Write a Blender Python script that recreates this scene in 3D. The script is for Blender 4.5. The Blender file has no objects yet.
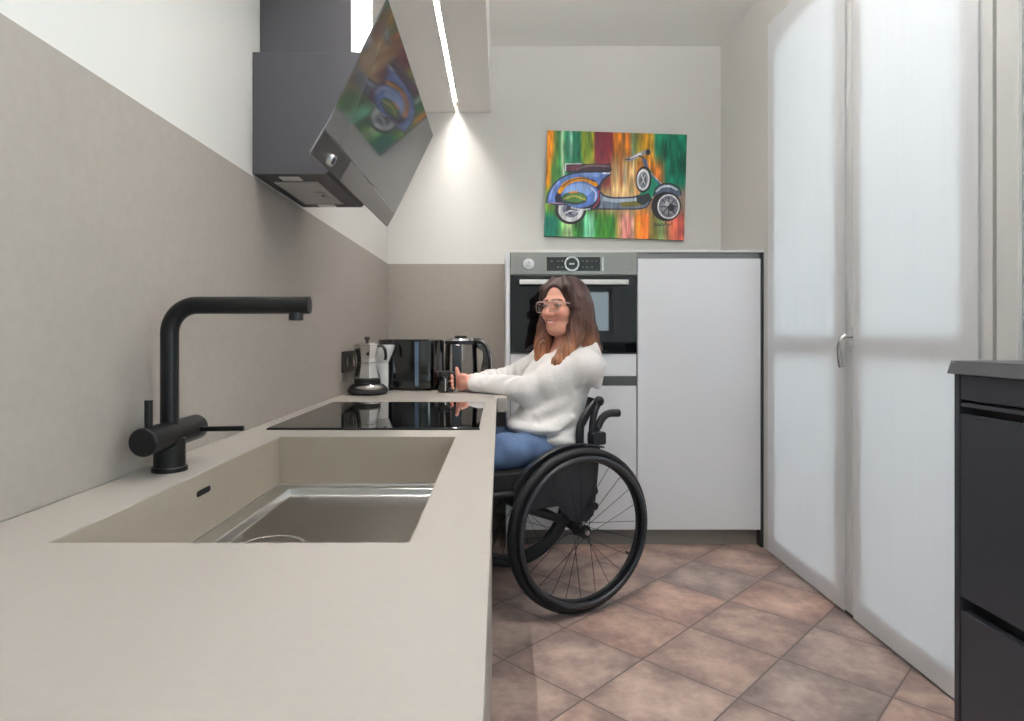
LED_STR = 155.0
SKY = 8.5
FILL_LAMP_STR = 100.0
SHEER = 0.918
CLX, CLY = 0.5, 1.35
EXPO = 0.0
import bpy, bmesh, math, random
import numpy as np
from mathutils import Vector, Matrix
random.seed(7)
C = bpy.context.scene.collection
PI = math.pi
F_PX, CXP, CYP, EYE = 635.0, 499.5, 336.0, 1.0

# ------------------------------------------------------------------ materials
def lin(c):
    out = []
    for v in c[:3]:
        v = v / 255.0
        out.append(v / 12.92 if v <= 0.04045 else ((v + 0.055) / 1.055) ** 2.4)
    return (*out, 1.0)

MATS = {}
def mat(name, c, rough=0.5, metal=0.0, spec=0.5, var=0.0, vscale=8.0, bump=0.0, bscale=120.0, coat=0.0,
        emit=None, estr=0.0, stretch=None, sheen=0.0):
    if name in MATS: return MATS[name]
    m = bpy.data.materials.new(name); m.use_nodes = True
    nt = m.node_tree; b = nt.nodes['Principled BSDF']
    b.inputs['Base Color'].default_value = lin(c)
    b.inputs['Roughness'].default_value = rough
    b.inputs['Metallic'].default_value = metal
    b.inputs['Specular IOR Level'].default_value = spec
    b.inputs['Coat Weight'].default_value = coat
    b.inputs['Coat Roughness'].default_value = 0.05
    if sheen: b.inputs['Sheen Weight'].default_value = sheen
    if emit:
        b.inputs['Emission Color'].default_value = lin(emit)
        b.inputs['Emission Strength'].default_value = estr
    tc = nt.nodes.new('ShaderNodeTexCoord')
    src = tc.outputs['Object']
    if stretch:
        mp = nt.nodes.new('ShaderNodeMapping'); mp.inputs['Scale'].default_value = stretch
        nt.links.new(src, mp.inputs['Vector']); src = mp.outputs['Vector']
    if var > 0:
        n = nt.nodes.new('ShaderNodeTexNoise'); n.inputs['Scale'].default_value = vscale
        n.inputs['Detail'].default_value = 5
        nt.links.new(src, n.inputs['Vector'])
        mr = nt.nodes.new('ShaderNodeMapRange')
        mr.inputs['From Min'].default_value = 0.3; mr.inputs['From Max'].default_value = 0.7
        mr.inputs['To Min'].default_value = 1 - var; mr.inputs['To Max'].default_value = 1 + var
        nt.links.new(n.outputs['Fac'], mr.inputs['Value'])
        hs = nt.nodes.new('ShaderNodeHueSaturation'); hs.inputs['Color'].default_value = lin(c)
        nt.links.new(mr.outputs['Result'], hs.inputs['Value'])
        nt.links.new(hs.outputs['Color'], b.inputs['Base Color'])
    if bump > 0:
        n2 = nt.nodes.new('ShaderNodeTexNoise'); n2.inputs['Scale'].default_value = bscale
        n2.inputs['Detail'].default_value = 3
        nt.links.new(src, n2.inputs['Vector'])
        bp = nt.nodes.new('ShaderNodeBump'); bp.inputs['Strength'].default_value = bump
        bp.inputs['Distance'].default_value = 0.004
        nt.links.new(n2.outputs['Fac'], bp.inputs['Height'])
        nt.links.new(bp.outputs['Normal'], b.inputs['Normal'])
    MATS[name] = m
    return m

def glass_mat(name, tint=(255, 255, 255), refl=1.0, rough=0.0):
    """thin pane: transparent plus a Fresnel reflection"""
    m = bpy.data.materials.new(name); m.use_nodes = True
    nt = m.node_tree; nt.nodes.clear()
    o = nt.nodes.new('ShaderNodeOutputMaterial'); mx = nt.nodes.new('ShaderNodeMixShader')
    t = nt.nodes.new('ShaderNodeBsdfTransparent'); g = nt.nodes.new('ShaderNodeBsdfGlossy')
    t.inputs['Color'].default_value = lin(tint); g.inputs['Roughness'].default_value = rough
    fr = nt.nodes.new('ShaderNodeFresnel'); fr.inputs['IOR'].default_value = 1.45
    mt = nt.nodes.new('ShaderNodeMath'); mt.operation = 'MULTIPLY'; mt.inputs[1].default_value = refl
    nt.links.new(fr.outputs['Fac'], mt.inputs[0]); nt.links.new(mt.outputs[0], mx.inputs['Fac'])
    nt.links.new(t.outputs[0], mx.inputs[1]); nt.links.new(g.outputs[0], mx.inputs[2])
    nt.links.new(mx.outputs[0], o.inputs['Surface'])
    return m

def sheer_mat(name, c, dif=0.45):
    m = bpy.data.materials.new(name); m.use_nodes = True
    nt = m.node_tree; nt.nodes.clear()
    o = nt.nodes.new('ShaderNodeOutputMaterial'); mx = nt.nodes.new('ShaderNodeMixShader')
    d = nt.nodes.new('ShaderNodeBsdfDiffuse'); t = nt.nodes.new('ShaderNodeBsdfTranslucent')
    tc = nt.nodes.new('ShaderNodeTexCoord'); mp = nt.nodes.new('ShaderNodeMapping')
    mp.inputs['Scale'].default_value = (1, 60, 1.2)
    n = nt.nodes.new('ShaderNodeTexNoise'); n.inputs['Scale'].default_value = 2.0; n.inputs['Detail'].default_value = 4
    nt.links.new(tc.outputs['Object'], mp.inputs[0]); nt.links.new(mp.outputs[0], n.inputs['Vector'])
    hs = nt.nodes.new('ShaderNodeHueSaturation'); hs.inputs['Color'].default_value = lin(c)
    mr = nt.nodes.new('ShaderNodeMapRange'); mr.inputs['To Min'].default_value = 0.975; mr.inputs['To Max'].default_value = 1.02
    nt.links.new(n.outputs['Fac'], mr.inputs['Value']); nt.links.new(mr.outputs[0], hs.inputs['Value'])
    nt.links.new(hs.outputs[0], d.inputs[0]); nt.links.new(hs.outputs[0], t.inputs[0])
    mx.inputs['Fac'].default_value = 1 - dif
    nt.links.new(d.outputs[0], mx.inputs[1]); nt.links.new(t.outputs[0], mx.inputs[2])
    nt.links.new(mx.outputs[0], o.inputs['Surface'])
    return m

def vcol_mat(name, rough=0.5, spec=0.3, bump=0.0, bscale=200, sss=0.0, mul=1.0):
    m = bpy.data.materials.new(name); m.use_nodes = True
    nt = m.node_tree; b = nt.nodes['Principled BSDF']
    a = nt.nodes.new('ShaderNodeVertexColor'); a.layer_name = 'Col'
    nt.links.new(a.outputs['Color'], b.inputs['Base Color'])
    b.inputs['Roughness'].default_value = rough; b.inputs['Specular IOR Level'].default_value = spec
    if sss:
        b.inputs['Subsurface Weight'].default_value = sss
        b.inputs['Subsurface Radius'].default_value = (0.01, 0.004, 0.002)
        b.inputs['Subsurface Scale'].default_value = 0.5
    if bump:
        tc = nt.nodes.new('ShaderNodeTexCoord')
        n2 = nt.nodes.new('ShaderNodeTexNoise'); n2.inputs['Scale'].default_value = bscale
        nt.links.new(tc.outputs['Object'], n2.inputs['Vector'])
        bp = nt.nodes.new('ShaderNodeBump'); bp.inputs['Strength'].default_value = bump
        bp.inputs['Distance'].default_value = 0.002
        nt.links.new(n2.outputs['Fac'], bp.inputs['Height']); nt.links.new(bp.outputs['Normal'], b.inputs['Normal'])
    return m

# ------------------------------------------------------------------ mesh helpers
def chain_loc(p):
    v = Vector((0, 0, 0))
    while p is not None:
        v += p.location; p = p.parent
    return v

def link(o, parent):
    C.objects.link(o)
    if parent is not None:
        o.parent = parent; o.location = -chain_loc(parent)
    return o

def obj(name, bm, m, parent=None, smooth=False, bevel=0.0, seg=2, angle=None):
    me = bpy.data.meshes.new(name)
    bmesh.ops.recalc_face_normals(bm, faces=bm.faces)
    bm.to_mesh(me); bm.free()
    if m is not None:
        for k in (m if isinstance(m, (list, tuple)) else [m]): me.materials.append(k)
    o = bpy.data.objects.new(name, me); link(o, parent)
    if smooth:
        for p in me.polygons: p.use_smooth = True
        if angle is None: angle = 35
        try:
            me.set_sharp_from_angle(angle=math.radians(angle))
        except Exception: pass
    if bevel:
        b = o.modifiers.new('Bevel', 'BEVEL'); b.width = bevel; b.segments = seg
        b.limit_method = 'ANGLE'; b.angle_limit = math.radians(40)
    return o

def tag(o, label=None, cat=None, group=None, kind=None):
    if label: o['label'] = label
    if cat: o['category'] = cat
    if group: o['group'] = group
    if kind: o['kind'] = kind
    return o

def thing(name, label, cat, loc, group=None):
    o = bpy.data.objects.new(name, None); o.empty_display_size = 0.05
    o.location = loc; C.objects.link(o)
    return tag(o, label, cat, group)

def BM(): return bmesh.new()

def box(bm, x0, x1, y0, y1, z0, z1):
    v = [bm.verts.new(p) for p in ((x0,y0,z0),(x1,y0,z0),(x1,y1,z0),(x0,y1,z0),(x0,y0,z1),(x1,y0,z1),(x1,y1,z1),(x0,y1,z1))]
    for f in ((0,3,2,1),(4,5,6,7),(0,1,5,4),(1,2,6,5),(2,3,7,6),(3,0,4,7)):
        bm.faces.new([v[i] for i in f])
    return bm

def bx(*a): return box(BM(), *a)

def basis(d):
    d = Vector(d).normalized()
    u = d.orthogonal().normalized(); return u, d.cross(u)

def cyl(bm, p0, p1, r0, r1=None, n=24, cap=True):
    if r1 is None: r1 = r0
    p0, p1 = Vector(p0), Vector(p1); u, w = basis(p1 - p0)
    A, B = [], []
    for i in range(n):
        t = 2 * PI * i / n; d = u * math.cos(t) + w * math.sin(t)
        A.append(bm.verts.new(p0 + d * r0)); B.append(bm.verts.new(p1 + d * r1))
    for i in range(n):
        j = (i + 1) % n; bm.faces.new((A[i], A[j], B[j], B[i]))
    if cap: bm.faces.new(A[::-1]); bm.faces.new(B)
    return bm

def lathe(bm, prof, c=(0, 0, 0), n=32, axis='Z', rot=0.0):
    """prof: (r, h) pairs. closed with caps when r>0 at the ends"""
    c = Vector(c); rings = []
    for r, h in prof:
        ring = []
        for i in range(n):
            t = 2 * PI * i / n + rot
            if axis == 'Z': p = Vector((r*math.cos(t), r*math.sin(t), h))
            elif axis == 'Y': p = Vector((r*math.cos(t), h, r*math.sin(t)))
            else: p = Vector((h, r*math.cos(t), r*math.sin(t)))
            ring.append(bm.verts.new(c + p))
        rings.append(ring)
    for a, b in zip(rings, rings[1:]):
        for i in range(n):
            j = (i + 1) % n; bm.faces.new((a[i], a[j], b[j], b[i]))
    bm.faces.new(rings[0][::-1]); bm.faces.new(rings[-1])
    return bm

def tube(bm, pts, r, n=12, closed=False, flat=None):
    """sweep a circle (or ellipse: flat=(rx, ry, upvector)) along pts"""
    pts = [Vector(p) for p in pts]; N = len(pts); rings = []
    up = None
    for i, p in enumerate(pts):
        if closed: d = pts[(i+1) % N] - pts[i-1]
        else: d = pts[min(i+1, N-1)] - pts[max(i-1, 0)]
        d.normalize()
        if flat: u = Vector(flat[2]); u = (u - d * u.dot(d)).normalized()
        else:
            if up is None: up = d.orthogonal().normalized()
            u = (up - d * up.dot(d)).normalized(); up = u
        w = d.cross(u)
        rr = r[i] if isinstance(r, (list, tuple)) else r
        rx, ry = (flat[0], flat[1]) if flat else (rr, rr)
        rings.append([bm.verts.new(p + u*math.cos(2*PI*k/n)*rx + w*math.sin(2*PI*k/n)*ry) for k in range(n)])
    M = N if closed else N - 1
    for i in range(M):
        a, b = rings[i], rings[(i+1) % N]
        for k in range(n):
            j = (k+1) % n; bm.faces.new((a[k], a[j], b[j], b[k]))
    if not closed: bm.faces.new(rings[0][::-1]); bm.faces.new(rings[-1])
    return bm

def spline(pts, n=8):
    P = [Vector(p) for p in pts]; P = [2*P[0]-P[1]] + P + [2*P[-1]-P[-2]]; out = []
    for i in range(1, len(P)-2):
        for k in range(n):
            t = k/n
            out.append(0.5*((2*P[i]) + (-P[i-1]+P[i+1])*t + (2*P[i-1]-5*P[i]+4*P[i+1]-P[i+2])*t*t + (-P[i-1]+3*P[i]-3*P[i+1]+P[i+2])*t**3))
    out.append(P[-2]); return out

def prism(bm, poly, fn, t0, t1):
    """poly: 2D points, fn(x, y, t) -> 3D; extruded from t0 to t1"""
    A = [bm.verts.new(fn(x, y, t0)) for x, y in poly]; B = [bm.verts.new(fn(x, y, t1)) for x, y in poly]
    n = len(poly)
    bm.faces.new(A[::-1]); bm.faces.new(B)
    for i in range(n):
        j = (i+1) % n; bm.faces.new((A[i], A[j], B[j], B[i]))
    return bm

def round_rect(x0, x1, y0, y1, r, n=8):
    out = []
    for cx, cy, a in ((x1-r, y0+r, -90), (x1-r, y1-r, 0), (x0+r, y1-r, 90), (x0+r, y0+r, 180)):
        for i in range(n+1):
            t = math.radians(a + 90*i/n); out.append((cx + r*math.cos(t), cy + r*math.sin(t)))
    return out

def sphere(bm, c, r, n=16, sc=(1, 1, 1)):
    bmesh.ops.create_uvsphere(bm, u_segments=n, v_segments=max(6, n//2), radius=r,
                              matrix=Matrix.Translation(c) @ Matrix.Diagonal((*sc, 1)))
    return bm

# ------------------------------------------------------------------ materials used
M_wall = mat('wall_paint', (222, 221, 218), 0.9, spec=0.2, bump=0.05, bscale=300)
M_wallR = M_wall
M_ceil = mat('ceiling_paint', (240, 240, 238), 0.95, spec=0.1)
M_stone = mat('beige_laminate', (160, 153, 146), 0.55, spec=0.3, var=0.03, vscale=60, bump=0.12, bscale=260)
M_counter = mat('beige_counter', (164, 158, 152), 0.5, spec=0.35, var=0.015, vscale=90, bump=0.05, bscale=400)
M_sinkwall = mat('beige_sink_wall', (162, 153, 140), 0.5, spec=0.3, var=0.02, vscale=80)
M_steel = mat('brushed_steel', (156, 152, 147), 0.28, 1.0, var=0.05, vscale=40, bump=0.04, bscale=300, stretch=(1, 12, 1))
M_steel2 = mat('oven_steel', (138, 136, 132), 0.35, 1.0, var=0.04, vscale=12, stretch=(0.4, 1, 25))
M_chrome = mat('chrome', (225, 225, 228), 0.12, 1.0)
M_alu = mat('polished_aluminium', (215, 213, 210), 0.22, 1.0)
M_blackm = mat('matt_black_metal', (17, 18, 20), 0.36, 0.0, spec=0.3)
M_black = mat('black_plastic', (24, 25, 27), 0.4)
M_gloss = mat('gloss_black', (12, 12, 15), 0.08, spec=0.6, coat=0.5)
M_hobglass = mat('hob_glass', (9, 9, 11), 0.03, spec=1.0)
M_hood = mat('hood_anthracite', (84, 83, 89), 0.5, 0.35, var=0.02, vscale=200)
M_white = mat('white_front', (241, 242, 247), 0.45, spec=0.4)
M_whitep = mat('white_plastic', (235, 235, 234), 0.35)
M_frame = mat('white_door_lacquer', (226, 226, 225), 0.4)
M_dark = mat('dark_channel', (70, 72, 74), 0.5)
M_plinth = mat('grey_plinth', (140, 137, 132), 0.5)
M_anthr = mat('anthracite_front', (60, 62, 71), 0.38, spec=0.45, var=0.06, vscale=250, bump=0.06, bscale=500)
M_anthtop = mat('anthracite_worktop', (84, 85, 90), 0.45, var=0.04, vscale=200)
M_rubber = mat('black_rubber', (26, 27, 30), 0.62)
M_chairblk = mat('black_powder_coat', (28, 29, 32), 0.35)
M_guard = mat('dark_grey_guard', (46, 48, 54), 0.5, spec=0.4)
M_fabric = mat('black_fabric', (24, 24, 27), 0.85, bump=0.2, bscale=600)
M_pane = glass_mat('clear_pane', (245, 250, 250), 0.8)
M_lens = glass_mat('clear_lens', (253, 252, 252), 0.7)
M_kglass = glass_mat('kettle_glass', (225, 226, 226), 1.2)
M_sheer = sheer_mat('sheer_fabric', (238, 239, 242), SHEER)
M_shear2 = None
M_led = mat('led_diffuser', (255, 255, 255), 0.5, emit=(255, 250, 244), estr=LED_STR if 'LED_STR' in globals() else 60.0)

def mirror_black(name, c, rough):
    return mat(name, c, rough, 0.0, spec=1.0, coat=1.0)

def floor_mat():
    m = bpy.data.materials.new('terracotta_tiles'); m.use_nodes = True
    nt = m.node_tree; b = nt.nodes['Principled BSDF']; L = nt.links.new
    tc = nt.nodes.new('ShaderNodeTexCoord')
    mp = nt.nodes.new('ShaderNodeMapping'); mp.vector_type = 'TEXTURE'
    mp.inputs['Location'].default_value = (0.442, 1.964, 0)
    mp.inputs['Rotation'].default_value = (0, 0, math.radians(45.6))
    mp.inputs['Scale'].default_value = (0.303, 0.303, 1)
    L(tc.outputs['Object'], mp.inputs[0])
    fr = nt.nodes.new('ShaderNodeVectorMath'); fr.operation = 'FRACTION'; L(mp.outputs[0], fr.inputs[0])
    fl = nt.nodes.new('ShaderNodeVectorMath'); fl.operation = 'FLOOR'; L(mp.outputs[0], fl.inputs[0])
    sp = nt.nodes.new('ShaderNodeSeparateXYZ'); L(fr.outputs[0], sp.inputs[0])
    def m_(op, a, bb=None):
        n = nt.nodes.new('ShaderNodeMath'); n.operation = op
        for i, v in enumerate((a, bb)):
            if v is None: continue
            if isinstance(v, (int, float)): n.inputs[i].default_value = v
            else: L(v, n.inputs[i])
        return n.outputs[0]
    ex = m_('MINIMUM', sp.outputs[0], m_('SUBTRACT', 1.0, sp.outputs[0]))
    ey = m_('MINIMUM', sp.outputs[1], m_('SUBTRACT', 1.0, sp.outputs[1]))
    e = m_('MINIMUM', ex, ey)
    wn = nt.nodes.new('ShaderNodeTexWhiteNoise'); wn.noise_dimensions = '2D'; L(fl.outputs[0], wn.inputs['Vector'])
    n1 = nt.nodes.new('ShaderNodeTexNoise'); n1.inputs['Scale'].default_value = 7; n1.inputs['Detail'].default_value = 7
    n1.inputs['Roughness'].default_value = 0.62
    off = nt.nodes.new('ShaderNodeVectorMath'); off.operation = 'MULTIPLY_ADD'
    L(wn.outputs['Color'], off.inputs[0]); off.inputs[1].default_value = (9, 9, 9); L(tc.outputs['Object'], off.inputs[2])
    L(off.outputs[0], n1.inputs['Vector'])
    n3 = nt.nodes.new('ShaderNodeTexNoise'); n3.inputs['Scale'].default_value = 45; n3.inputs['Detail'].default_value = 4
    L(off.outputs[0], n3.inputs['Vector'])
    edge = nt.nodes.new('ShaderNodeMapRange'); edge.inputs['From Min'].default_value = 0.0; edge.inputs['From Max'].default_value = 0.3
    L(e, edge.inputs['Value'])
    f = m_('ADD', m_('MULTIPLY', n1.outputs['Fac'], 1.25), m_('MULTIPLY', edge.outputs[0], 0.22))
    f = m_('ADD', f, m_('MULTIPLY', n3.outputs['Fac'], 0.25))
    f = m_('SUBTRACT', f, 0.37)
    cr = nt.nodes.new('ShaderNodeValToRGB'); el = cr.color_ramp.elements
    el[0].position = 0.15; el[0].color = lin((124, 108, 104)); el[1].position = 0.9; el[1].color = lin((220, 196, 184))
    q = el.new(0.42); q.color = lin((162, 138, 130)); q = el.new(0.65); q.color = lin((194, 168, 156))
    L(f, cr.inputs[0])
    hs = nt.nodes.new('ShaderNodeHueSaturation'); L(cr.outputs[0], hs.inputs['Color'])
    L(m_('ADD', m_('MULTIPLY', wn.outputs['Value'], 0.45), 0.72), hs.inputs['Saturation'])
    sw = nt.nodes.new('ShaderNodeSeparateColor'); L(wn.outputs['Color'], sw.inputs[0])
    L(m_('ADD', m_('MULTIPLY', sw.outputs[0], 0.24), 0.88), hs.inputs['Value'])
    mixg = nt.nodes.new('ShaderNodeMix'); mixg.data_type = 'RGBA'
    gm = m_('LESS_THAN', e, 0.0085)
    L(gm, mixg.inputs['Factor']); L(hs.outputs[0], mixg.inputs['A']); mixg.inputs['B'].default_value = lin((112, 100, 96))
    L(mixg.outputs['Result'], b.inputs['Base Color'])
    b.inputs['Roughness'].default_value = 0.42; b.inputs['Specular IOR Level'].default_value = 0.35
    bh = nt.nodes.new('ShaderNodeMapRange'); bh.inputs['From Max'].default_value = 0.02; L(e, bh.inputs['Value'])
    hh = m_('ADD', bh.outputs[0], m_('MULTIPLY', n3.outputs['Fac'], 0.35))
    bp = nt.nodes.new('ShaderNodeBump'); bp.inputs['Strength'].default_value = 0.5; bp.inputs['Distance'].default_value = 0.002
    L(hh, bp.inputs['Height']); L(bp.outputs[0], b.inputs['Normal'])
    return m

# ------------------------------------------------------------------ the setting
XL, XR, YB, ZC = -0.635, 1.25, 3.585, 2.636      # left wall, right wall, back wall, ceiling
XR2, YF, YS = 2.6, -2.2, 0.2                     # the wider part of the room behind the camera
def struct(name, bm, m, **k):
    return tag(obj(name, bm, m, **k), kind='structure')

bm = BM(); box(bm, XL-0.1, XR2+0.4, YF-0.2, YB+0.1, -0.1, 0.0)
fl = struct('floor', bm, floor_mat()); fl['label'] = 'floor of brown square tiles laid diagonally'
struct('ceiling', bx(XL-0.1, XR2+0.4, YF-0.2, YB+0.1, ZC, ZC+0.1), M_ceil)
struct('wall_left', bx(XL-0.2, XL, YF-0.2, YB+0.2, 0, ZC), M_wall)
struct('wall_back', bx(XL-0.2, XR+0.3, YB, YB+0.2, 0, ZC), M_wall)
DY0, DY1, DZ = 1.516, 2.948, 2.44                 # opening of the glazed double door
bm = BM()
box(bm, XR, XR+0.28, DY1, YB, 0, ZC); box(bm, XR, XR+0.28, YS, DY0, 0, ZC); box(bm, XR, XR+0.28, DY0, DY1, DZ, ZC)
box(bm, XR+0.28, XR2, YS, YS+0.2, 0, ZC)
V0, V1, VZ0, VZ1 = -2.0, 0.05, 0.25, 2.35          # unseen wide window added in the side wall for fill light
box(bm, XR2, XR2+0.2, YF, V0, 0, ZC); box(bm, XR2, XR2+0.2, V1, YS+0.2, 0, ZC)
box(bm, XR2, XR2+0.2, V0, V1, 0, VZ0); box(bm, XR2, XR2+0.2, V0, V1, VZ1, ZC)
struct('wall_right', bm, M_wall)
WX0, WX1, WZ0, WZ1 = 0.55, 1.47, 1.02, 1.62         # window in the wall behind the camera (seen in the oven glass)
bm = BM()
box(bm, XL, WX0, YF-0.2, YF, 0, ZC); box(bm, WX1, XR2, YF-0.2, YF, 0, ZC)
box(bm, WX0, WX1, YF-0.2, YF, 0, WZ0); box(bm, WX0, WX1, YF-0.2, YF, WZ1, ZC)
struct('wall_front', bm, M_wall)
w = struct('window_1', BM(), M_frame)
me = w.data; bm = BM()
for a in ((WX0, WX0+.05, WZ0, WZ1), (WX1-.05, WX1, WZ0, WZ1), (WX0+.05, WX1-.05, WZ0, WZ0+.05), (WX0+.05, WX1-.05, WZ1-.05, WZ1)):
    box(bm, a[0], a[1], YF-0.12, YF-0.06, a[2], a[3])
bm.to_mesh(me); bm.free()
obj('window_pane', bx(WX0+.05, WX1-.05, YF-0.095, YF-0.09, WZ0+.05, WZ1-.05), M_pane, w)

w = struct('added_fill_window', BM(), M_frame)  # unseen side window, added to let in fill light
me = w.data; bm = BM(); vm = (V0+V1)/2
for a in ((V0, V0+.06, VZ0, VZ1), (V1-.06, V1, VZ0, VZ1), (vm-.04, vm+.04, VZ0+.06, VZ1-.06), (V0+.06, V1-.06, VZ0, VZ0+.06), (V0+.06, V1-.06, VZ1-.06, VZ1)):
    box(bm, XR2+0.06, XR2+0.12, a[0], a[1], a[2], a[3])
bm.to_mesh(me); bm.free()
for a, b in ((V0+.06, vm-.04), (vm+.04, V1-.06)):
    obj('window_pane', bx(XR2+.09, XR2+.095, a, b, VZ0+.06, VZ1-.06), M_pane, w)

# door casing and sill
bm = BM()
box(bm, XR-0.012, XR-0.0005, DY0, DY0+0.067, 0, DZ)
box(bm, XR+0.004, XR+0.09, DY0+0.003, DY0+0.076, 0, DZ-0.004); box(bm, XR+0.004, XR+0.09, DY1-0.02, DY1-0.003, 0, DZ-0.004)
box(bm, XR+0.004, XR+0.09, DY0+0.073, DY1-0.02, DZ-0.024, DZ-0.004)
struct('trim_1', bm, M_frame, bevel=0.002)
struct('trim_2', bx(XR+0.002, XR+0.28, DY0+.074, DY1-.021, 0.0005, 0.008), mat('dark_sill', (58, 52, 50), 0.5))

struct('trim_3', bx(XR+0.012, XR+0.05, DY0+0.0765, 1.6055, 0.01, DZ-0.03), mat('gap_shade', (46, 44, 44), 0.7))  # dark strip added as the shade of the gap, stops light leaking in

def leaf(name, y0, y1, g0, g1):
    bm = BM(); x0, x1 = XR-0.003, XR+0.055; z0, z1 = 0.014, DZ-0.03
    box(bm, x0, x1, y0, g0, z0, z1); box(bm, x0, x1, g1, y1, z0, z1)
    box(bm, x0, x1, g0, g1, z0, 0.085); box(bm, x0, x1, g0, g1, z1-0.10, z1); box(bm, x0, x1, g0, g1, 0.925, 1.0)
    d = struct(name, bm, M_frame)
    obj('door_pane', bx(x0+.02, x0+.026, g0-.01, g1+.01, 0.075, z1-.09), M_pane, d)
    return d
d1 = leaf('door_1', 2.2495, 2.926, 2.349, 2.859)
d2 = leaf('door_2', 1.606, 2.2475, 1.709, 2.175)
# lever handle on the near leaf
hb = BM(); prism(hb, round_rect(-0.013, 0.013, -0.036, 0.036, 0.012), lambda x, y, t: (t, 2.235 + x, 0.995 + y), XR-0.013, XR-0.0032)
hd = obj('door_handle', hb, M_alu, d2, smooth=True)
pts = spline([(XR-0.008, 2.235, 1.0), (XR-0.034, 2.235, 1.0), (XR-0.048, 2.238, 0.985), (XR-0.052, 2.242, 0.95), (XR-0.049, 2.243, 0.915), (XR-0.044, 2.242, 0.89)], 6)
obj('lever', tube(BM(), pts, 0.0085, 14), M_alu, hd, smooth=True)

def curtain(y0, y1, label):
    bm = BM(); n = 60; z0, z1 = 0.012, 2.425; ra, rb = [], []
    rows = []
    for zz in np.linspace(z0, z1, 24):
        row = []
        for i in range(n+1):
            y = y0 + (y1-y0)*i/n
            row.append(bm.verts.new((XR-0.0125 + 0.0002*math.sin(i*0.9+0.5*math.sin(zz*2))+0.0004*math.sin(i*0.31+1) , y, zz)))
        rows.append(row)
    for a, b in zip(rows, rows[1:]):
        for i in range(n): bm.faces.new((a[i], a[i+1], b[i+1], b[i]))
    o = obj('sheer_curtain', bm, M_sheer, None, smooth=True)
    tag(o, label, 'curtain', 'sheer panels on the glazed door')
    r = obj('curtain_rod', cyl(BM(), (XR-0.0125, y0-0.004, 2.428), (XR-0.0125, y1+0.004, 2.428), 0.005, n=10), M_whitep, o, smooth=True)
    return o
curtain(2.275, 2.93, 'sheer white panel on the far door leaf, beside the white fridge front')
curtain(1.642, 2.221, 'wider sheer white panel on the near door leaf, right of the lever handle')

# beige splashback panels
bs = struct('backsplash', bx(XL+0.0005, XL+0.008, -0.6, YB-0.0005, 0.7665, 1.406), M_stone)
bs['label'] = 'beige splashback panel along the left wall'
bs2 = struct('backsplash_panel', bx(XL+0.0085, 0.029, YB-0.0085, YB-0.0005, 0.7665, 1.406), M_stone)
bs2['label'] = 'beige splashback panel on the back wall beside the oven cabinet'
# ------------------------------------------------------------------ counter with its cut-out for the sink
ZT, ZB = 0.766, 0.745
XW, XE = XL+0.0085, -0.0102
SX0, SX1, SY0, SY1 = -0.512, -0.101, 0.720, 1.477
ct = thing('countertop', 'long beige kitchen countertop with square front edge running along the left wall', 'countertop', (-0.3, 1.5, ZB))
bm = BM()
xs, ys = [XW, SX0, SX1, XE], [-0.55, SY0, SY1, YB-0.009]
for i in range(3):
    for j in range(3):
        if i == 1 and j == 1: continue
        v = [bm.verts.new(p) for p in ((xs[i], ys[j], ZT), (xs[i+1], ys[j], ZT), (xs[i+1], ys[j+1], ZT), (xs[i], ys[j+1], ZT))]
        bm.faces.new(v)
bmesh.ops.remove_doubles(bm, verts=bm.verts, dist=1e-5)
r = bmesh.ops.extrude_face_region(bm, geom=bm.faces[:])
bmesh.ops.translate(bm, vec=(0, 0, ZB-ZT), verts=[e for e in r['geom'] if isinstance(e, bmesh.types.BMVert)])
obj('slab', bm, M_counter, ct, bevel=0.0012)
obj('end_apron', bx(XE+0.0003, 0.0275, 2.40, YB-0.01, 0.712, ZT), M_counter, ct, bevel=0.001)

sk = thing('sink', 'rectangular undermounted sink, beige walls and brushed steel bottom, beside the black tap', 'sink', (-0.3, 1.1, 0.6))
t = 0.008; D0 = 0.658; g = 0.0004
bm = BM()
box(bm, SX0-t, SX0-g, SY0-t, SY1+t, D0, ZB-0.0005); box(bm, SX1+g, SX1+t, SY0-t, SY1+t, D0, ZB-0.0005)
box(bm, SX0-g, SX1+g, SY0-t, SY0-g, D0, ZB-0.0005); box(bm, SX0-g, SX1+g, SY1+g, SY1+t, D0, ZB-0.0005)
# inner lining up to the rim
box(bm, SX0+g, SX0+.002, SY0+g, SY1-g, D0, ZT-.0015); box(bm, SX1-.002, SX1-g, SY0+g, SY1-g, D0, ZT-.0015)
box(bm, SX0+.002, SX1-.002, SY0+g, SY0+.002, D0, ZT-.0015); box(bm, SX0+.002, SX1-.002, SY1-.002, SY1-g, D0, ZT-.0015)
obj('basin_wall', bm, M_sinkwall, sk)
bm = BM()      # steel pan: a ledge, a step down with rounded profile, a gently sloping bottom
def ring(off, z): return [(SX0+off, SY0+off, z), (SX1-off, SY0+off, z), (SX1-off, SY1-off, z), (SX0+off, SY1-off, z)]
prev = None
for off, z in ((0.0, 0.657), (0.0022, 0.657), (0.003, 0.6545), (0.032, 0.6535), (0.034, 0.652), (0.0365, 0.640), (0.039, 0.6375), (0.045, 0.6365), (0.10, 0.634)):
    cur = [bm.verts.new(p) for p in ring(off, z)]
    if prev:
        for k in range(4): bm.faces.new((prev[k], prev[(k+1) % 4], cur[(k+1) % 4], cur[k]))
    prev = cur
bm.faces.new(prev)
bm.faces.ensure_lookup_table()
for f_ in bm.faces:
    c_ = f_.calc_center_median(); e_ = min(c_.x-SX0, SX1-c_.x, c_.y-SY0, SY1-c_.y)
    f_.material_index = 1 if e_ < 0.042 else 0
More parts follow.
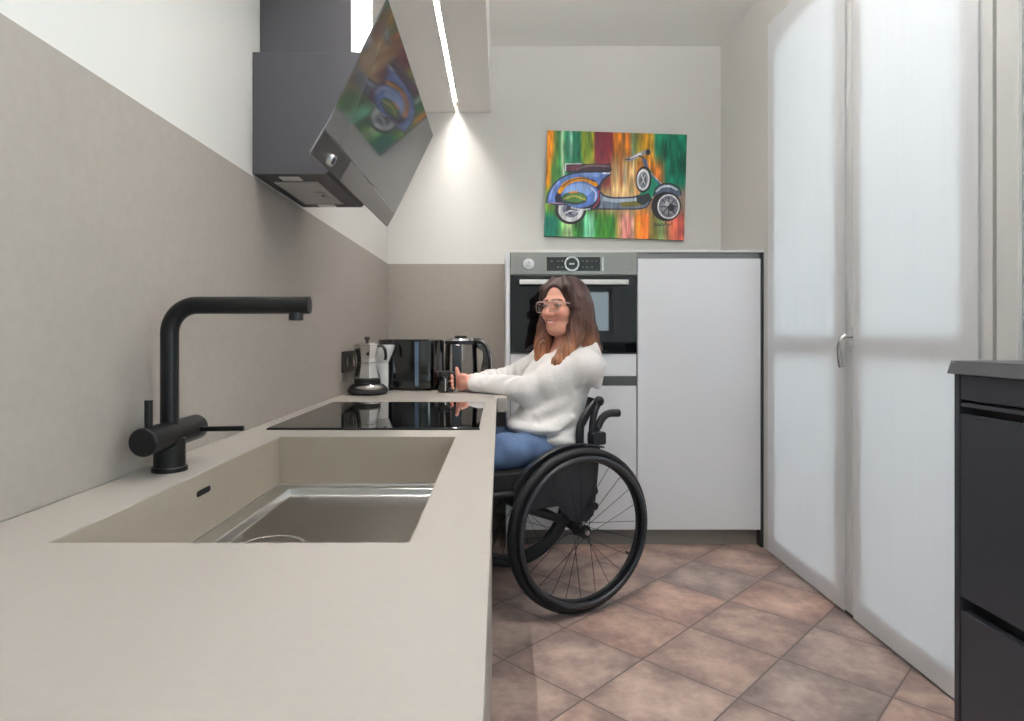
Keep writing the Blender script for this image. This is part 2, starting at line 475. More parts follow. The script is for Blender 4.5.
o = obj('steel_pan', bm, [M_steel, mat('steel_edge', (214, 212, 210), 0.33, 1.0, var=0.03, vscale=30)], sk, smooth=True, angle=20)
sd = o.modifiers.new('Solid', 'SOLIDIFY'); sd.thickness = 0.002; sd.offset = -1
bm = BM(); lathe(bm, [(0.062, 0), (0.061, 0.003), (0.056, 0.0035), (0.053, 0.0015), (0.051, 0.0012)], (-0.395, 1.10, 0.6335), 40)
dr = obj('drain', bm, M_chrome, sk, smooth=True)
bm = BM(); lathe(bm, [(0.049, 0), (0.049, 0.003), (0.044, 0.0055), (0.012, 0.0065), (0.001, 0.0065)], (-0.395, 1.10, 0.6342), 40)
obj('drain_cover', bm, M_steel, dr, smooth=True)
bm = BM(); prism(bm, round_rect(1.069, 1.119, 0.7275, 0.7375, 0.0049), lambda x, y, t: (t, x, y), SX0+.0021, SX0+.0029)
obj('overflow_slot', bm, mat('slot_dark', (18, 18, 18), 0.8), sk)

# ------------------------------------------------------------------ black mixer tap
FX, FY = -0.5735, 1.104
fa = thing('faucet', 'matt black kitchen tap with a square-bent spout and side lever behind the sink', 'faucet', (FX, FY, ZT))
bm = BM(); lathe(bm, [(0.029, 0.0003), (0.029, 0.007), (0.0275, 0.0085), (0.0255, 0.0085), (0.0255, 0.056), (0.0160, 0.064)], (FX, FY, ZT), 40)
obj('tap_body', bm, M_blackm, fa, smooth=True)
bend = [(FX, FY, ZT+0.06), (FX, FY, 1.0)]
R = 0.048; cz, cx = 1.0535-R, FX+R
for i in range(0, 13):
    a = PI - (PI/2)*i/12; bend.append((cx+R*math.cos(a), FY, cz+R*math.sin(a)))
bend += [(FX+0.12, FY, 1.0535), (-0.3300, FY, 1.0535)]
obj('spout', tube(BM(), bend, 0.0152, 28), M_blackm, fa, smooth=True)
bm = BM(); lathe(bm, [(0.0095, -0.009), (0.0125, -0.008), (0.0125, 0.004), (0.011, 0.006)], (-0.3535, FY, 1.0535-0.018), 24)
obj('aerator', bm, M_black, fa, smooth=True)
bm = BM(); lathe(bm, [(0.0212, -0.0855), (0.0234, -0.083), (0.0234, 0.095), (0.0212, 0.0975)], (FX, FY, 0.8285), 40, axis='Y')
obj('mixer_cylinder', bm, M_blackm, fa, smooth=True)
obj('lever', cyl(BM(), (FX, FY-0.066, 0.847), (FX, FY-0.066, 0.895), 0.0064, n=20), M_blackm, fa, smooth=True)
obj('lever', cyl(BM(), (FX+0.02, FY+0.066, 0.8285), (FX+0.102, FY+0.066, 0.8300), 0.0048, n=16), M_blackm, fa, smooth=True)

# ------------------------------------------------------------------ hob
hb = obj('induction_hob', bx(-0.578, -0.0505, 1.582, 2.205, ZT+0.0003, ZT+0.0055), M_hobglass, bevel=0.0012)
tag(hb, 'flat black glass induction hob set on the counter beyond the sink', 'hob')
bm = BM()
box(bm, -0.5795, -0.049, 1.5795, 1.5815, ZT+0.0003, ZT+0.0045)
obj('edge_trim', bm, mat('hob_trim', (40, 40, 42), 0.35, 0.8), hb)

# ------------------------------------------------------------------ cabinet below the sink
bc = thing('base_cabinet', 'base cabinet with pale grey fronts under the sink end of the counter', 'cabinet', (-0.3, 0.6, 0))
obj('carcass', bx(XW+.01, -0.045, -0.5, 1.755, 0.10, 0.62), M_plinth, bc)
for i, (a, b) in enumerate(((-0.5, 0.155), (0.158, 0.955), (0.958, 1.755))):
    obj('door', bx(-0.0445, -0.0205, a, b, 0.105, 0.70), mat('pale_front', (176, 171, 166), 0.5), bc, bevel=0.001)
bm = BM(); box(bm, -0.06, -0.03, -0.5, 1.755, 0.705, ZB-0.001); obj('grip_channel', bm, M_dark, bc)
obj('plinth', bx(XW+.05, -0.08, -0.5, 1.70, 0.0005, 0.099), M_plinth, bc)

# ------------------------------------------------------------------ tall units at the back
YC = 3.0; ZTOP = 1.406
def front(name, x0, x1, z0, z1, m, parent, th=0.02):
    return obj(name, bx(x0, x1, YC, YC+th, z0, z1), m, parent, bevel=0.0012)
oc = thing('oven_cabinet', 'white tall unit around the built-in oven, with drawer fronts below it', 'cabinet', (0.35, 3.3, 0))
bm = BM(); box(bm, 0.031, 0.049, YC, YB-0.001, 0.0005, 1.3955); obj('side_panel', bm, M_white, oc, bevel=0.001)
bm = BM(); box(bm, 0.0495, 0.648, YC+0.03, YB-0.002, 0.08, 0.91); obj('carcass', bm, M_dark, oc)
front('drawer', 0.0515, 0.6465, 0.810, 0.916, M_white, oc)
bm = BM(); box(bm, 0.0515, 0.6465, YC+0.004, YC+0.028, 0.766, 0.809); obj('grip_channel', bm, M_dark, oc)
front('drawer', 0.0515, 0.6465, 0.085, 0.764, M_white, oc)
obj('plinth', bx(0.0495, 0.648, YC+0.05, YC+0.066, 0.0005, 0.079), M_plinth, oc)
fc = thing('fridge_cabinet', 'tall white unit with one plain door, right of the oven', 'cabinet', (0.95, 3.3, 0))
obj('carcass', bx(0.650, 1.240, YC+0.03, YB-0.002, 0.08, 1.3955), M_dark, fc)
front('door', 0.6525, 1.2335, 0.085, 1.366, M_white, fc)
bm = BM(); box(bm, 0.6505, 1.230, YC+0.006, YC+0.029, 1.367, 1.3955); obj('grip_channel', bm, mat('grip_grey', (112, 113, 116), 0.45, 0.3), fc)
bm = BM(); box(bm, 1.2355, 1.2485, YC+0.002, YC+0.3, 0.0005, 1.3955); obj('filler_strip', bm, mat('filler_dark', (52, 53, 56), 0.5), fc)
obj('plinth', bx(0.650, 1.235, YC+0.05, YC+0.066, 0.0005, 0.079), M_plinth, fc)
tp = obj('cabinet_top_board', bx(0.031, XR-0.0012, YC-0.002, YB-0.001, 1.3958, 1.4075), M_whitep, bevel=0.001)
tag(tp, 'thin white top board lying over the oven and fridge units below the painting', 'board')

# ------------------------------------------------------------------ oven
ov = thing('oven', 'built-in steel and black glass compact oven behind the seated woman', 'oven', (0.35, 3.2, 0.918))
obj('oven_body', bx(0.055, 0.643, YC+0.03, YC+0.5, 0.925, 1.39), M_dark, ov)
cp = obj('control_panel', bx(0.0515, 0.6465, YC-0.012, YC+0.029, 1.288, 1.3945), M_steel2, ov, bevel=0.002)
dsp = obj('display', bx(0.222, 0.474, YC-0.0135, YC-0.0121, 1.306, 1.371), M_gloss, cp)
bm = BM()
for i, x in enumerate((0.245, 0.275, 0.295, 0.392, 0.412, 0.435, 0.455)):
    for z in (1.352, 1.324):
        if i in (0, 6) and z < 1.33: continue
        bm = BM(); box(bm, x-0.004, x+0.004, YC-0.0142, YC-0.0137, z-0.0014, z+0.0014)
        obj('touch_symbol', bm, mat('symbol_grey', (150, 152, 156), 0.5), dsp)
bm = BM(); lathe(bm, [(0.0355, 0), (0.0355, -0.013), (0.033, -0.0155), (0.0285, -0.0155), (0.0275, -0.012)], (0.339, YC-0.0137, 1.338), 40, axis='Y')
dl = obj('dial', bm, M_chrome, cp, smooth=True)
bm = BM(); lathe(bm, [(0.027, -0.0118), (0.0268, -0.0130)], (0.339, YC-0.0137, 1.338), 36, axis='Y'); obj('dial_face', bm, M_gloss, dl, smooth=True)
obj('dial_mark', bx(0.327, 0.351, YC-0.0275, YC-0.0268, 1.3345, 1.3415), mat('symbol_white', (225, 228, 230), 0.5), dl)
obj('slot_trim', bx(0.484, 0.489, YC-0.0135, YC-0.0121, 1.306, 1.371), M_chrome, cp)
od = obj('oven_door', bx(0.0515, 0.6465, YC-0.014, YC+0.028, 0.9225, 1.285), mat('oven_glass', (9, 9, 12), 0.02, spec=0.5), ov, bevel=0.003)
h = obj('handle', bx(0.092, 0.600, YC-0.060, YC-0.044, 1.238, 1.262), mat('handle_alu', (205, 203, 199), 0.35, 0.6), od, bevel=0.004, seg=3)
for x in (0.115, 0.575):
    obj('handle_post', bx(x-0.009, x+0.009, YC-0.046, YC-0.0145, 1.242, 1.258), M_steel2, h)
tm = thing('kitchen_timer', 'small round white timer stuck on the left of the oven control panel', 'timer', (0.137, YC-0.012, 1.338))
bm = BM(); lathe(bm, [(0.026, -0.0123), (0.026, -0.020), (0.023, -0.024), (0.014, -0.0245)], (0.137, YC, 1.338), 32, axis='Y'); obj('timer_case', bm, M_whitep, tm, smooth=True)
bm = BM(); lathe(bm, [(0.014, -0.0248), (0.013, -0.031), (0.011, -0.032)], (0.137, YC, 1.338), 28, axis='Y'); obj('knob', bm, mat('pale_knob', (205, 205, 214), 0.3), tm, smooth=True)
bm = BM(); box(bm, 0.136, 0.138, YC-0.0327, YC-0.0322, 1.338, 1.348); obj('pointer', bm, M_dark, tm)

# ------------------------------------------------------------------ dark drawer cabinet on the right
DX, DYF = 0.931, 1.300
dc = thing('drawer_cabinet', 'anthracite grey drawer unit in front of the glazed door', 'cabinet', (1.09, 0.8, 0))
obj('side_panel', bx(DX, XR-0.013, DYF-0.014, DYF, 0.0005, 0.9225), M_anthr, dc, bevel=0.0008)
obj('carcass', bx(DX+0.03, XR-0.014, 0.25, DYF-0.015, 0.06, 0.920), mat('carcass_dark', (30, 31, 35), 0.6), dc)
def dfront(z0, z1):
    d = obj('drawer', bx(DX+0.001, DX+0.021, 0.25, DYF-0.0165, z0, z1), M_anthr, dc, bevel=0.0012)
    return d
dfront(0.872, 0.9215)
obj('grip_rail', bx(DX+0.002, DX+0.03, 0.25, DYF-0.0165, 0.858, 0.8655), mat('rail_grey', (82, 84, 92), 0.4, 0.4), dc, bevel=0.001)
d = dfront(0.474, 0.838)
obj('drawer_lip', bx(DX+0.0008, DX+0.012, 0.25, DYF-0.0165, 0.8385, 0.843), mat('rail_grey', (0, 0, 0)), d)
dfront(0.07, 0.446)
obj('plinth', bx(DX+0.06, XR-0.014, 0.25, DYF-0.03, 0.0005, 0.059), M_black, dc)
bm = BM()
prism(bm, [(0.9285, 0.950), (XR-0.0130, 0.950), (XR-0.0130, 0.9232), (0.9195, 0.9232)], lambda x, z, t: (x, t, z), 0.24, DYF+0.006)
wt = obj('worktop', bm, M_anthtop, bevel=0.001)
tag(wt, 'dark grey worktop with a slanted front edge on the anthracite drawer unit', 'worktop')

# ------------------------------------------------------------------ light panel above the counter
lp = thing('light_panel', 'suspended pale panel over the counter with a recessed light strip, beside the range hood', 'ceiling light', (-0.3, 2, 2.263))
LX = -0.2395
bm = BM()
box(bm, XL+0.002, LX-0.009, 0.25, YB-0.001, 2.263, 2.30); box(bm, LX+0.009, -0.0505, 0.25, YB-0.001, 2.263, 2.30)
box(bm, XL+0.002, -0.0505, 0.25, YB-0.001, 2.3003, ZC-0.001)
obj('panel', bm, mat('panel_beige', (250, 246, 242), 0.38, spec=0.4), lp)
obj('light_strip', bx(LX-0.0075, LX+0.0075, 0.27, YB-0.11, 2.283, 2.290), M_led, lp)

# ------------------------------------------------------------------ range hood
rh = thing('range_hood', 'anthracite range hood with a slanted mirror-like glass front on the left wall', 'range hood', (XL, 1.84, 1.415))
HY0, HY1 = 1.630, 2.052
HW = XL+0.0005
bodyp = [(HW, 1.4155), (-0.4445, 1.4155), (-0.432, 1.432), (-0.2705, 1.729), (HW, 1.729)]
bm = BM(); prism(bm, bodyp, lambda x, z, t: (x, t, z), HY0, HY1)
obj('hood_body', bm, M_hood, rh, bevel=0.0015)
obj('chimney', bx(HW, -0.3935, 1.680, 1.957, 1.7295, 2.2625), M_hood, rh, bevel=0.0015)
obj('chimney_bright_side', bx(-0.3932, -0.3915, 1.681, 1.956, 1.7297, 2.2625), mat('chimney_reflection', (214, 213, 213), 0.22, 0.85), rh)  # pale plate stands in for light reflected on the chimney's right side
GY0, GY1 = 1.372, 2.308
A, B_, Cc = Vector((-0.408, 1.396)), Vector((-0.3787, 1.4466)), Vector((-0.2406, 1.729))
def slab2(p, q, th, sh=0.0):
    d = (q-p).normalized(); n = Vector((d.y, -d.x)); p = p + d*sh
    return [tuple(p), tuple(q), tuple(q - n*th), tuple(p - n*th)]
M_mirr = mat('hood_glass', (96, 96, 100), 0.05, 0.25, spec=0.8)
bm = BM(); prism(bm, slab2(B_, Cc, 0.004, 0.002), lambda x, z, t: (x, t, z), GY0, GY1)
gp = obj('glass_panel', bm, M_mirr, rh, bevel=0.001)
bm = BM(); prism(bm, slab2(A, B_, 0.004), lambda x, z, t: (x, t, z), GY0, GY1)
lo = obj('lower_panel', bm, mat('lower_strip', (150, 147, 146), 0.25, 0.6, spec=0.8), rh, bevel=0.001)
d = (B_-A).normalized(); n = Vector((d.y, -d.x))
def on(p, off): q = p + n*off; return (q.x, q.y)
bm = BM(); P0 = A + d*0.002; P1 = B_ - d*0.002
prism(bm, [on(P0, 0.0004), on(P1, 0.0004), on(P1, 0.0016), on(P0, 0.0016)], lambda x, z, t: (x, t, z), GY0+0.002, GY0+0.245)
cpn = obj('control_panel', bm, mat('hood_control', (48, 46, 46), 0.3), lo)
kc = A + d*0.020 + n*0.0017; ky = 1.372+0.105
bm = BM(); k0 = Vector((kc.x, ky, kc.y)); nn = Vector((n.x, 0, n.y))
cyl(bm, k0, k0+nn*0.012, 0.0155, 0.014, 28)
kn = obj('control_knob', bm, M_chrome, cpn, smooth=True)
bm = BM(); cyl(bm, k0+nn*0.0121, k0+nn*0.0128, 0.008, 0.008, 20); obj('knob_cap', bm, mat('knob_blue', (70, 76, 98), 0.25), kn, smooth=True)
obj('hinge_bar', bx(-0.47, -0.40, 1.75, 1.93, 1.440, 1.452), M_dark, rh)
# underside: grease filter, latch and two small lamps
bm = BM(); box(bm, -0.606, -0.487, 1.705, 1.985, 1.4112, 1.4152)
fp = obj('grease_filter', bm, mat('filter_grey', (186, 185, 184), 0.5, 0.2, bump=0.1, bscale=500), rh, bevel=0.001)
obj('latch', bx(-0.527, -0.502, 1.81, 1.90, 1.4088, 1.4110), mat('latch_grey', (176, 175, 173), 0.4, 0.4), fp, bevel=0.0006)
obj('latch_slot', bx(-0.517, -0.510, 1.84, 1.862, 1.4080, 1.4087), M_black, fp)
for y in (1.672, 2.018):
    obj('lamp', bx(-0.575, -0.523, y-0.018, y+0.018, 1.4125, 1.4152), mat('lamp_lens', (232, 231, 229), 0.3), rh, bevel=0.0005)

# ------------------------------------------------------------------ wall socket
so = thing('wall_socket', 'black double power socket on the splashback behind the moka pot', 'socket', (XL+0.008, 2.62, 0.85))
fpz = obj('faceplate', bx(XL+0.0083, XL+0.019, 2.515, 2.735, 0.852, 0.938), M_black, so, bevel=0.003)
for y in (2.57, 2.68):
    bm = BM(); lathe(bm, [(0.022, 0.0192), (0.022, 0.0202), (0.0195, 0.0205), (0.019, 0.0195)], (XL, y, 0.895), 28, axis='X')
    obj('outlet', bm, M_gloss, so, smooth=True)
bm = BM(); box(bm, XL+0.0083, XL+0.014, 2.53, 2.60, 0.815, 0.8505)
obj('cover_plate', bm, mat('grey_plate', (128, 124, 118), 0.5, 0.3), so, bevel=0.001)
# ------------------------------------------------------------------ moka pot
MX, MY = -0.530, 2.545
mk = thing('moka_pot', 'electric aluminium moka pot on a dark plastic base on the counter', 'moka pot', (MX, MY, ZT))
bm = BM(); lathe(bm, [(0.060, 0.0004), (0.074, 0.003), (0.080, 0.014), (0.076, 0.028), (0.062, 0.042), (0.050, 0.046)], (MX, MY, ZT), 48)
for v in bm.verts:
    if v.co.x > MX: v.co.x = MX + (v.co.x-MX)*1.04
bse = obj('power_base', bm, mat('base_dark', (52, 50, 54), 0.22, 0.3), mk, smooth=True, angle=60)
bm = BM()
for i in range(25):   # silver crescent standing in for the highlight on the base shoulder
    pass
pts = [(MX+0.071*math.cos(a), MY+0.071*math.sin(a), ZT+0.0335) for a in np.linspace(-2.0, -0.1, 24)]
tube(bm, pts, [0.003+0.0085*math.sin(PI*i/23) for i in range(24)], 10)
obj('base_highlight', bm, M_alu, bse, smooth=True)
bm = BM(); lathe(bm, [(0.048, 0.046), (0.053, 0.047), (0.053, 0.066), (0.050, 0.0675)], (MX, MY, ZT), 40); obj('heater_ring', bm, M_black, mk, smooth=True)
n8 = dict(n=8, rot=PI/8)
bm = BM(); lathe(bm, [(0.0525, 0.068), (0.0535, 0.071), (0.041, 0.121), (0.0425, 0.124), (0.0425, 0.130), (0.040, 0.1305)], (MX, MY, ZT), **n8)
obj('water_chamber', bm, M_alu, mk, bevel=0.0015)
bm = BM(); lathe(bm, [(0.039, 0.131), (0.0405, 0.134), (0.0405, 0.150), (0.0485, 0.197), (0.0495, 0.204)], (MX, MY, ZT), **n8)
uc = obj('upper_chamber', bm, M_alu, mk, bevel=0.0015)
bm = BM()
A0 = [(-0.040, -0.012, 0.165), (-0.046, -0.013, 0.2035), (-0.062, 0.0, 0.2035)]
vs = [bm.verts.new((MX+x, MY+y, ZT+z)) for x, y, z in ((-0.038, -0.014, 0.165), (-0.044, -0.016, 0.2035), (-0.0585, 0, 0.2035), (-0.044, 0.016, 0.2035), (-0.038, 0.014, 0.165), (-0.040, 0, 0.170))]
bm.faces.new((vs[0], vs[1], vs[2], vs[5])); bm.faces.new((vs[5], vs[2], vs[3], vs[4])); bm.faces.new((vs[1], vs[3], vs[2])); bm.faces.new((vs[0], vs[5], vs[4])); bm.faces.new((vs[0], vs[4], vs[3], vs[1]))
obj('pouring_lip', bm, M_alu, uc)
bm = BM(); lathe(bm, [(0.0502, 0.2045), (0.0502, 0.207), (0.030, 0.2145), (0.010, 0.217)], (MX, MY, ZT), **n8); ld = obj('lid', bm, M_alu, mk, bevel=0.001)
bm = BM(); lathe(bm, [(0.005, 0.217), (0.0065, 0.222), (0.0105, 0.229), (0.0115, 0.236), (0.009, 0.2385)], (MX, MY, ZT), 20); obj('knob', bm, mat('dark_brown_knob', (52, 32, 32), 0.4), ld, smooth=True)
bm = BM(); pts = spline([(MX+0.044, MY-0.012, ZT+0.200), (MX+0.062, MY-0.014, ZT+0.200), (MX+0.073, MY-0.015, ZT+0.185), (MX+0.077, MY-0.015, ZT+0.160), (MX+0.075, MY-0.015, ZT+0.143)], 6)
tube(bm, pts, 0.007, 10, flat=(0.0085, 0.006, (0, 1, 0))); obj('handle', bm, M_black, mk, smooth=True)
bm = BM(); cyl(bm, (MX+0.012, MY-0.0445, ZT+0.168), (MX+0.012, MY-0.0475, ZT+0.1685), 0.0065, n=16); obj('emblem', bm, M_gloss, uc)

mk.scale = (1, 1, 0.968)
# ribbed white pitcher
PX_, PY_ = -0.492, 2.662
bm = BM(); prof = [(0.023, 0.0004)]
for i in range(12):
    z = 0.004 + i*0.0095; prof += [(0.0265, z), (0.0265, z+0.0065), (0.0242, z+0.008)]
pt = thing('pitcher', 'white ribbed pitcher with a flared top standing right behind the moka pot', 'pitcher', (PX_, PY_, ZT))
lathe(bm, prof + [(0.024, 0.120)], (PX_, PY_, ZT), 36); obj('ribbed_body', bm, M_whitep, pt, smooth=True, angle=25)
bm = BM(); lathe(bm, [(0.023, 0.1203), (0.027, 0.123), (0.044, 0.180), (0.046, 0.197), (0.043, 0.197), (0.026, 0.130)], (PX_, PY_, ZT), 36)
for v in bm.verts:
    if v.co.x > PX_+0.02 and v.co.z > ZT+0.15: v.co.x += 0.006
obj('flared_top', bm, M_whitep, pt, smooth=True, angle=40)

# black bread-bin-like toaster
to = thing('toaster', 'long gloss black toaster with rounded ends standing at the back of the counter', 'toaster', (-0.39, 2.80, ZT))
bm = BM(); prism(bm, round_rect(-0.530, -0.244, 2.712, 2.870, 0.07, 14), lambda x, y, t: (x, y, t), ZT+0.008, 0.985)
tb = obj('toaster_body', bm, M_gloss, to, smooth=True, bevel=0.006, seg=3)
for y in (2.77, 2.83): obj('bread_slot', bx(-0.49, -0.30, y-0.012, y+0.012, 0.9852, 0.9865), M_dark, to)
obj('seam', bx(-0.456, -0.4545, 2.7108, 2.7125, ZT+0.01, 0.982), M_dark, to)
for x in (-0.47, -0.31):
    for y in (2.75, 2.85): obj('foot', cyl(BM(), (x, y, ZT+0.0004), (x, y, ZT+0.009), 0.01, n=12), M_rubber, to)
obj('window_glint', bx(-0.362, -0.345, 2.7095, 2.7122, ZT+0.02, 0.975), mat('glint_blue_grey', (96, 116, 140), 0.25, 0.4), to, bevel=0.001)  # bluish strip imitates the window's reflection on the gloss body

# glass kettle with black handle
KX, KY = -0.178, 2.95
ke = thing('kettle', 'glass electric kettle with black lid and big curved black handle, behind the hands', 'kettle', (KX, KY, ZT))
bm = BM(); lathe(bm, [(0.077, 0.0004), (0.079, 0.004), (0.077, 0.030), (0.075, 0.034)], (KX, KY, ZT), 40); obj('kettle_base', bm, M_black, ke, smooth=True)
bm = BM(); lathe(bm, [(0.074, 0.0345), (0.079, 0.06), (0.077, 0.13), (0.073, 0.195)], (KX, KY, ZT), 40); obj('glass_body', bm, M_kglass, ke, smooth=True)
bm = BM(); lathe(bm, [(0.0745, 0.1955), (0.0765, 0.197), (0.0765, 0.210), (0.074, 0.212)], (KX, KY, ZT), 40); obj('collar', bm, mat('collar_grey', (58, 60, 66), 0.25, 0.6), ke, smooth=True)
bm = BM(); lathe(bm, [(0.066, 0.2125), (0.060, 0.222), (0.040, 0.228), (0.006, 0.230)], (KX, KY, ZT), 40); kl = obj('lid', bm, M_chrome, ke, smooth=True)
bm = BM(); prism(bm, round_rect(KX-0.028, KX+0.028, KY-0.055, KY+0.04, 0.012), lambda x, y, t: (x, y, t), ZT+0.2265, ZT+0.236); obj('lid_button', bm, M_black, kl, smooth=True, bevel=0.003)
bm = BM(); prism(bm, [(KX-0.022+i*0.0, 0) for i in range(0)] or round_rect(KX-0.036, KX+0.006, ZT+0.036, ZT+0.195, 0.006), lambda x, z, t: (x, t, z), KY-0.0840, KY-0.0755); obj('water_gauge', bm, mat('gauge_dark', (40, 44, 52), 0.15, coat=0.6), ke, smooth=True, bevel=0.003)
hp = spline([(KX+0.055, KY-0.01, ZT+0.214), (KX+0.095, KY-0.01, ZT+0.206), (KX+0.122, KY-0.01, ZT+0.170), (KX+0.134, KY-0.01, ZT+0.120), (KX+0.134, KY-0.01, ZT+0.065), (KX+0.118, KY-0.01, ZT+0.030), (KX+0.070, KY-0.01, ZT+0.016)], 8)
kh = obj('handle', tube(BM(), hp, 0, 18, flat=(0.016, 0.0125, (0, 1, 0))), M_gloss, ke, smooth=True)
hp2 = [Vector(p)+Vector((0.006, -0.013, 0.004)) for p in hp[6:-8]]
obj('chrome_inlay', tube(BM(), hp2, 0.0028, 8), M_chrome, kh, smooth=True)
bm = BM(); prism(bm, [(KX+0.074, ZT+0.200), (KX+0.105, ZT+0.196), (KX+0.122, ZT+0.172), (KX+0.130, ZT+0.13), (KX+0.126, ZT+0.06), (KX+0.108, ZT+0.030), (KX+0.078, ZT+0.026), (KX+0.086, ZT+0.05), (KX+0.094, ZT+0.09), (KX+0.102, ZT+0.135), (KX+0.100, ZT+0.165), (KX+0.074, ZT+0.180)], lambda x, z, t: (x, t, z), KY-0.022, KY+0.004)
obj('handle_web', bm, M_gloss, kh, bevel=0.003)

# small black cup held in the hands
UX, UY = -0.230, 2.630
cu = thing('cup', 'small black lidded cup with a handle gripped by the woman', 'cup', (UX, UY, ZT))
bm = BM(); lathe(bm, [(0.022, 0.0004), (0.0235, 0.003), (0.0245, 0.060), (0.024, 0.066)], (UX, UY, ZT), 32); obj('cup_body', bm, M_gloss, cu, smooth=True)
bm = BM(); lathe(bm, [(0.0262, 0.0662), (0.027, 0.068), (0.027, 0.087), (0.025, 0.0895), (0.004, 0.0900)], (UX, UY, ZT), 32); obj('lid', bm, M_black, cu, smooth=True)
bm = BM(); pts = spline([(UX+0.026, UY, ZT+0.082), (UX+0.040, UY-0.001, ZT+0.080), (UX+0.045, UY-0.001, ZT+0.06), (UX+0.045, UY-0.001, ZT+0.03), (UX+0.040, UY-0.001, ZT+0.012), (UX+0.022, UY, ZT+0.010)], 6)
obj('handle', tube(bm, pts, 0.0055, 12), M_black, cu, smooth=True)
bm = BM(); box(bm, UX+0.006, UX+0.011, UY-0.0255, UY-0.0225, ZT+0.008, ZT+0.060); obj('highlight_stripe', bm, M_chrome, cu)  # chrome strip imitates a vertical highlight on the cup

# ------------------------------------------------------------------ painting
def paint():
    W, H = 360, 270
    yy, xx = np.mgrid[0:H, 0:W]; s = (xx+0.5)/W; t = (yy+0.5)/H        # s right, t down
    X = 68 + 774*s - 21*t; Y = 60 + 27*s + 583*t                         # sketch coordinates
    rng = np.random.RandomState(3)
    def row(stops):
        xs_ = [a for a, _ in stops]
        return np.stack([np.interp(X, xs_, [c[k] for _, c in stops]) for k in range(3)], -1)
    top = row([(50,(150,110,40)),(75,(214,130,22)),(98,(224,140,30)),(110,(120,140,50)),(135,(40,120,60)),(150,(200,215,190)),(162,(60,140,90)),(180,(0,112,84)),(200,(170,205,180)),(212,(10,118,88)),(245,(0,108,80)),(265,(140,150,30)),(300,(96,140,40)),(322,(170,165,40)),(335,(120,30,50)),(380,(108,18,44)),(425,(126,30,40)),(440,(190,110,30)),(475,(216,126,28)),(492,(120,80,40)),(505,(232,140,24)),(525,(200,110,40)),(540,(120,150,110)),(560,(110,120,50)),(585,(160,130,40)),(620,(206,150,28)),(655,(160,130,50)),(672,(0,118,90)),(760,(0,112,84)),(842,(10,120,94))])
    mid = row([(50,(200,120,20)),(80,(226,150,24)),(95,(60,110,50)),(120,(70,140,60)),(140,(40,130,60)),(155,(205,220,200)),(170,(60,150,90)),(200,(0,110,80)),(250,(20,110,70)),(280,(150,150,50)),(330,(120,100,50)),(345,(120,40,50)),(410,(130,50,50)),(425,(215,170,110)),(455,(232,196,140)),(480,(190,110,60)),(492,(240,226,190)),(515,(205,160,100)),(545,(220,190,140)),(570,(200,120,50)),(600,(190,110,50)),(640,(214,130,50)),(690,(200,116,50)),(712,(120,110,70)),(730,(0,116,92)),(800,(0,112,86)),(842,(20,110,90))])
    low = row([(45,(110,150,60)),(80,(120,170,60)),(110,(90,140,50)),(200,(90,140,60)),(280,(70,150,60)),(340,(120,120,50)),(400,(220,180,130)),(540,(220,185,130)),(600,(190,130,70)),(650,(150,120,100)),(700,(150,110,90)),(760,(140,118,104)),(842,(122,108,98))])
    bot = row([(45,(0,110,96)),(110,(0,116,96)),(132,(60,150,90)),(150,(150,205,130)),(195,(190,215,160)),(215,(70,150,60)),(255,(30,120,60)),(275,(120,210,170)),(315,(140,220,180)),(335,(60,160,70)),(380,(70,150,40)),(430,(40,120,50)),(450,(150,140,70)),(470,(205,150,120)),(490,(236,160,150)),(520,(226,140,130)),(540,(240,190,170)),(555,(242,140,50)),(590,(246,130,40)),(622,(232,120,60)),(640,(140,120,60)),(670,(130,130,70)),(695,(150,190,120)),(720,(170,150,110)),(745,(210,120,90)),(800,(206,96,84)),(842,(190,100,90))])
    def mixv(a, b, y0, y1):
        f = np.clip((Y-y0)/(y1-y0), 0, 1)[..., None]; f = f*f*(3-2*f); return a*(1-f)+b*f
    img = mixv(mixv(mixv(top, mid, 160, 290), low, 340, 420), bot, 480, 560)
    n = rng.rand(1, W); n = np.repeat(n, H, 0)
    st = np.zeros((H, W))
    for sc in (2, 4, 9, 20):
        a = rng.rand(H//22+2, W//sc+2)
        gx = np.clip(X-45, 0, None)/800*(a.shape[1]-1.01); gy = np.clip(Y-55, 0, None)/620*(a.shape[0]-1.01)
        i = np.clip(gx.astype(int), 0, a.shape[1]-2); j = np.clip(gy.astype(int), 0, a.shape[0]-2); fx, fy = gx-i, gy-j
        st += (a[j, i]*(1-fx)*(1-fy)+a[j, i+1]*fx*(1-fy)+a[j+1, i]*(1-fx)*fy+a[j+1, i+1]*fx*fy-0.5)/2.2
    img = img*(1+0.8*st[..., None])
    def blend(mask, c, alpha=1.0):
        nonlocal img
        m = np.clip(mask, 0, 1)[..., None]*alpha; img = img*(1-m)+np.array(c, float)*(1+0.5*st[..., None])*m
    aa = 2.2
    def inpoly(pts):
        ins = np.zeros_like(X, bool); P = pts
        for (x0, y0), (x1, y1) in zip(P, P[1:]+P[:1]):
            c = ((y0 > Y) != (y1 > Y)); ins ^= c & (X < (x1-x0)*(Y-y0)/((y1-y0) or 1e-9)+x0)
        return ins
    def dline(pts):
        d = np.full(X.shape, 1e9)
        for (x0, y0), (x1, y1) in zip(pts, pts[1:]):
            dx, dy = x1-x0, y1-y0; L = dx*dx+dy*dy or 1e-9
            q = np.clip(((X-x0)*dx+(Y-y0)*dy)/L, 0, 1); d = np.minimum(d, np.hypot(X-x0-q*dx, Y-y0-q*dy))
        return d
    def poly(pts, c, alpha=1.0): blend(np.where(inpoly(pts), 1.0, np.clip(1-dline(pts+pts[:1])/aa, 0, 1)), c, alpha)
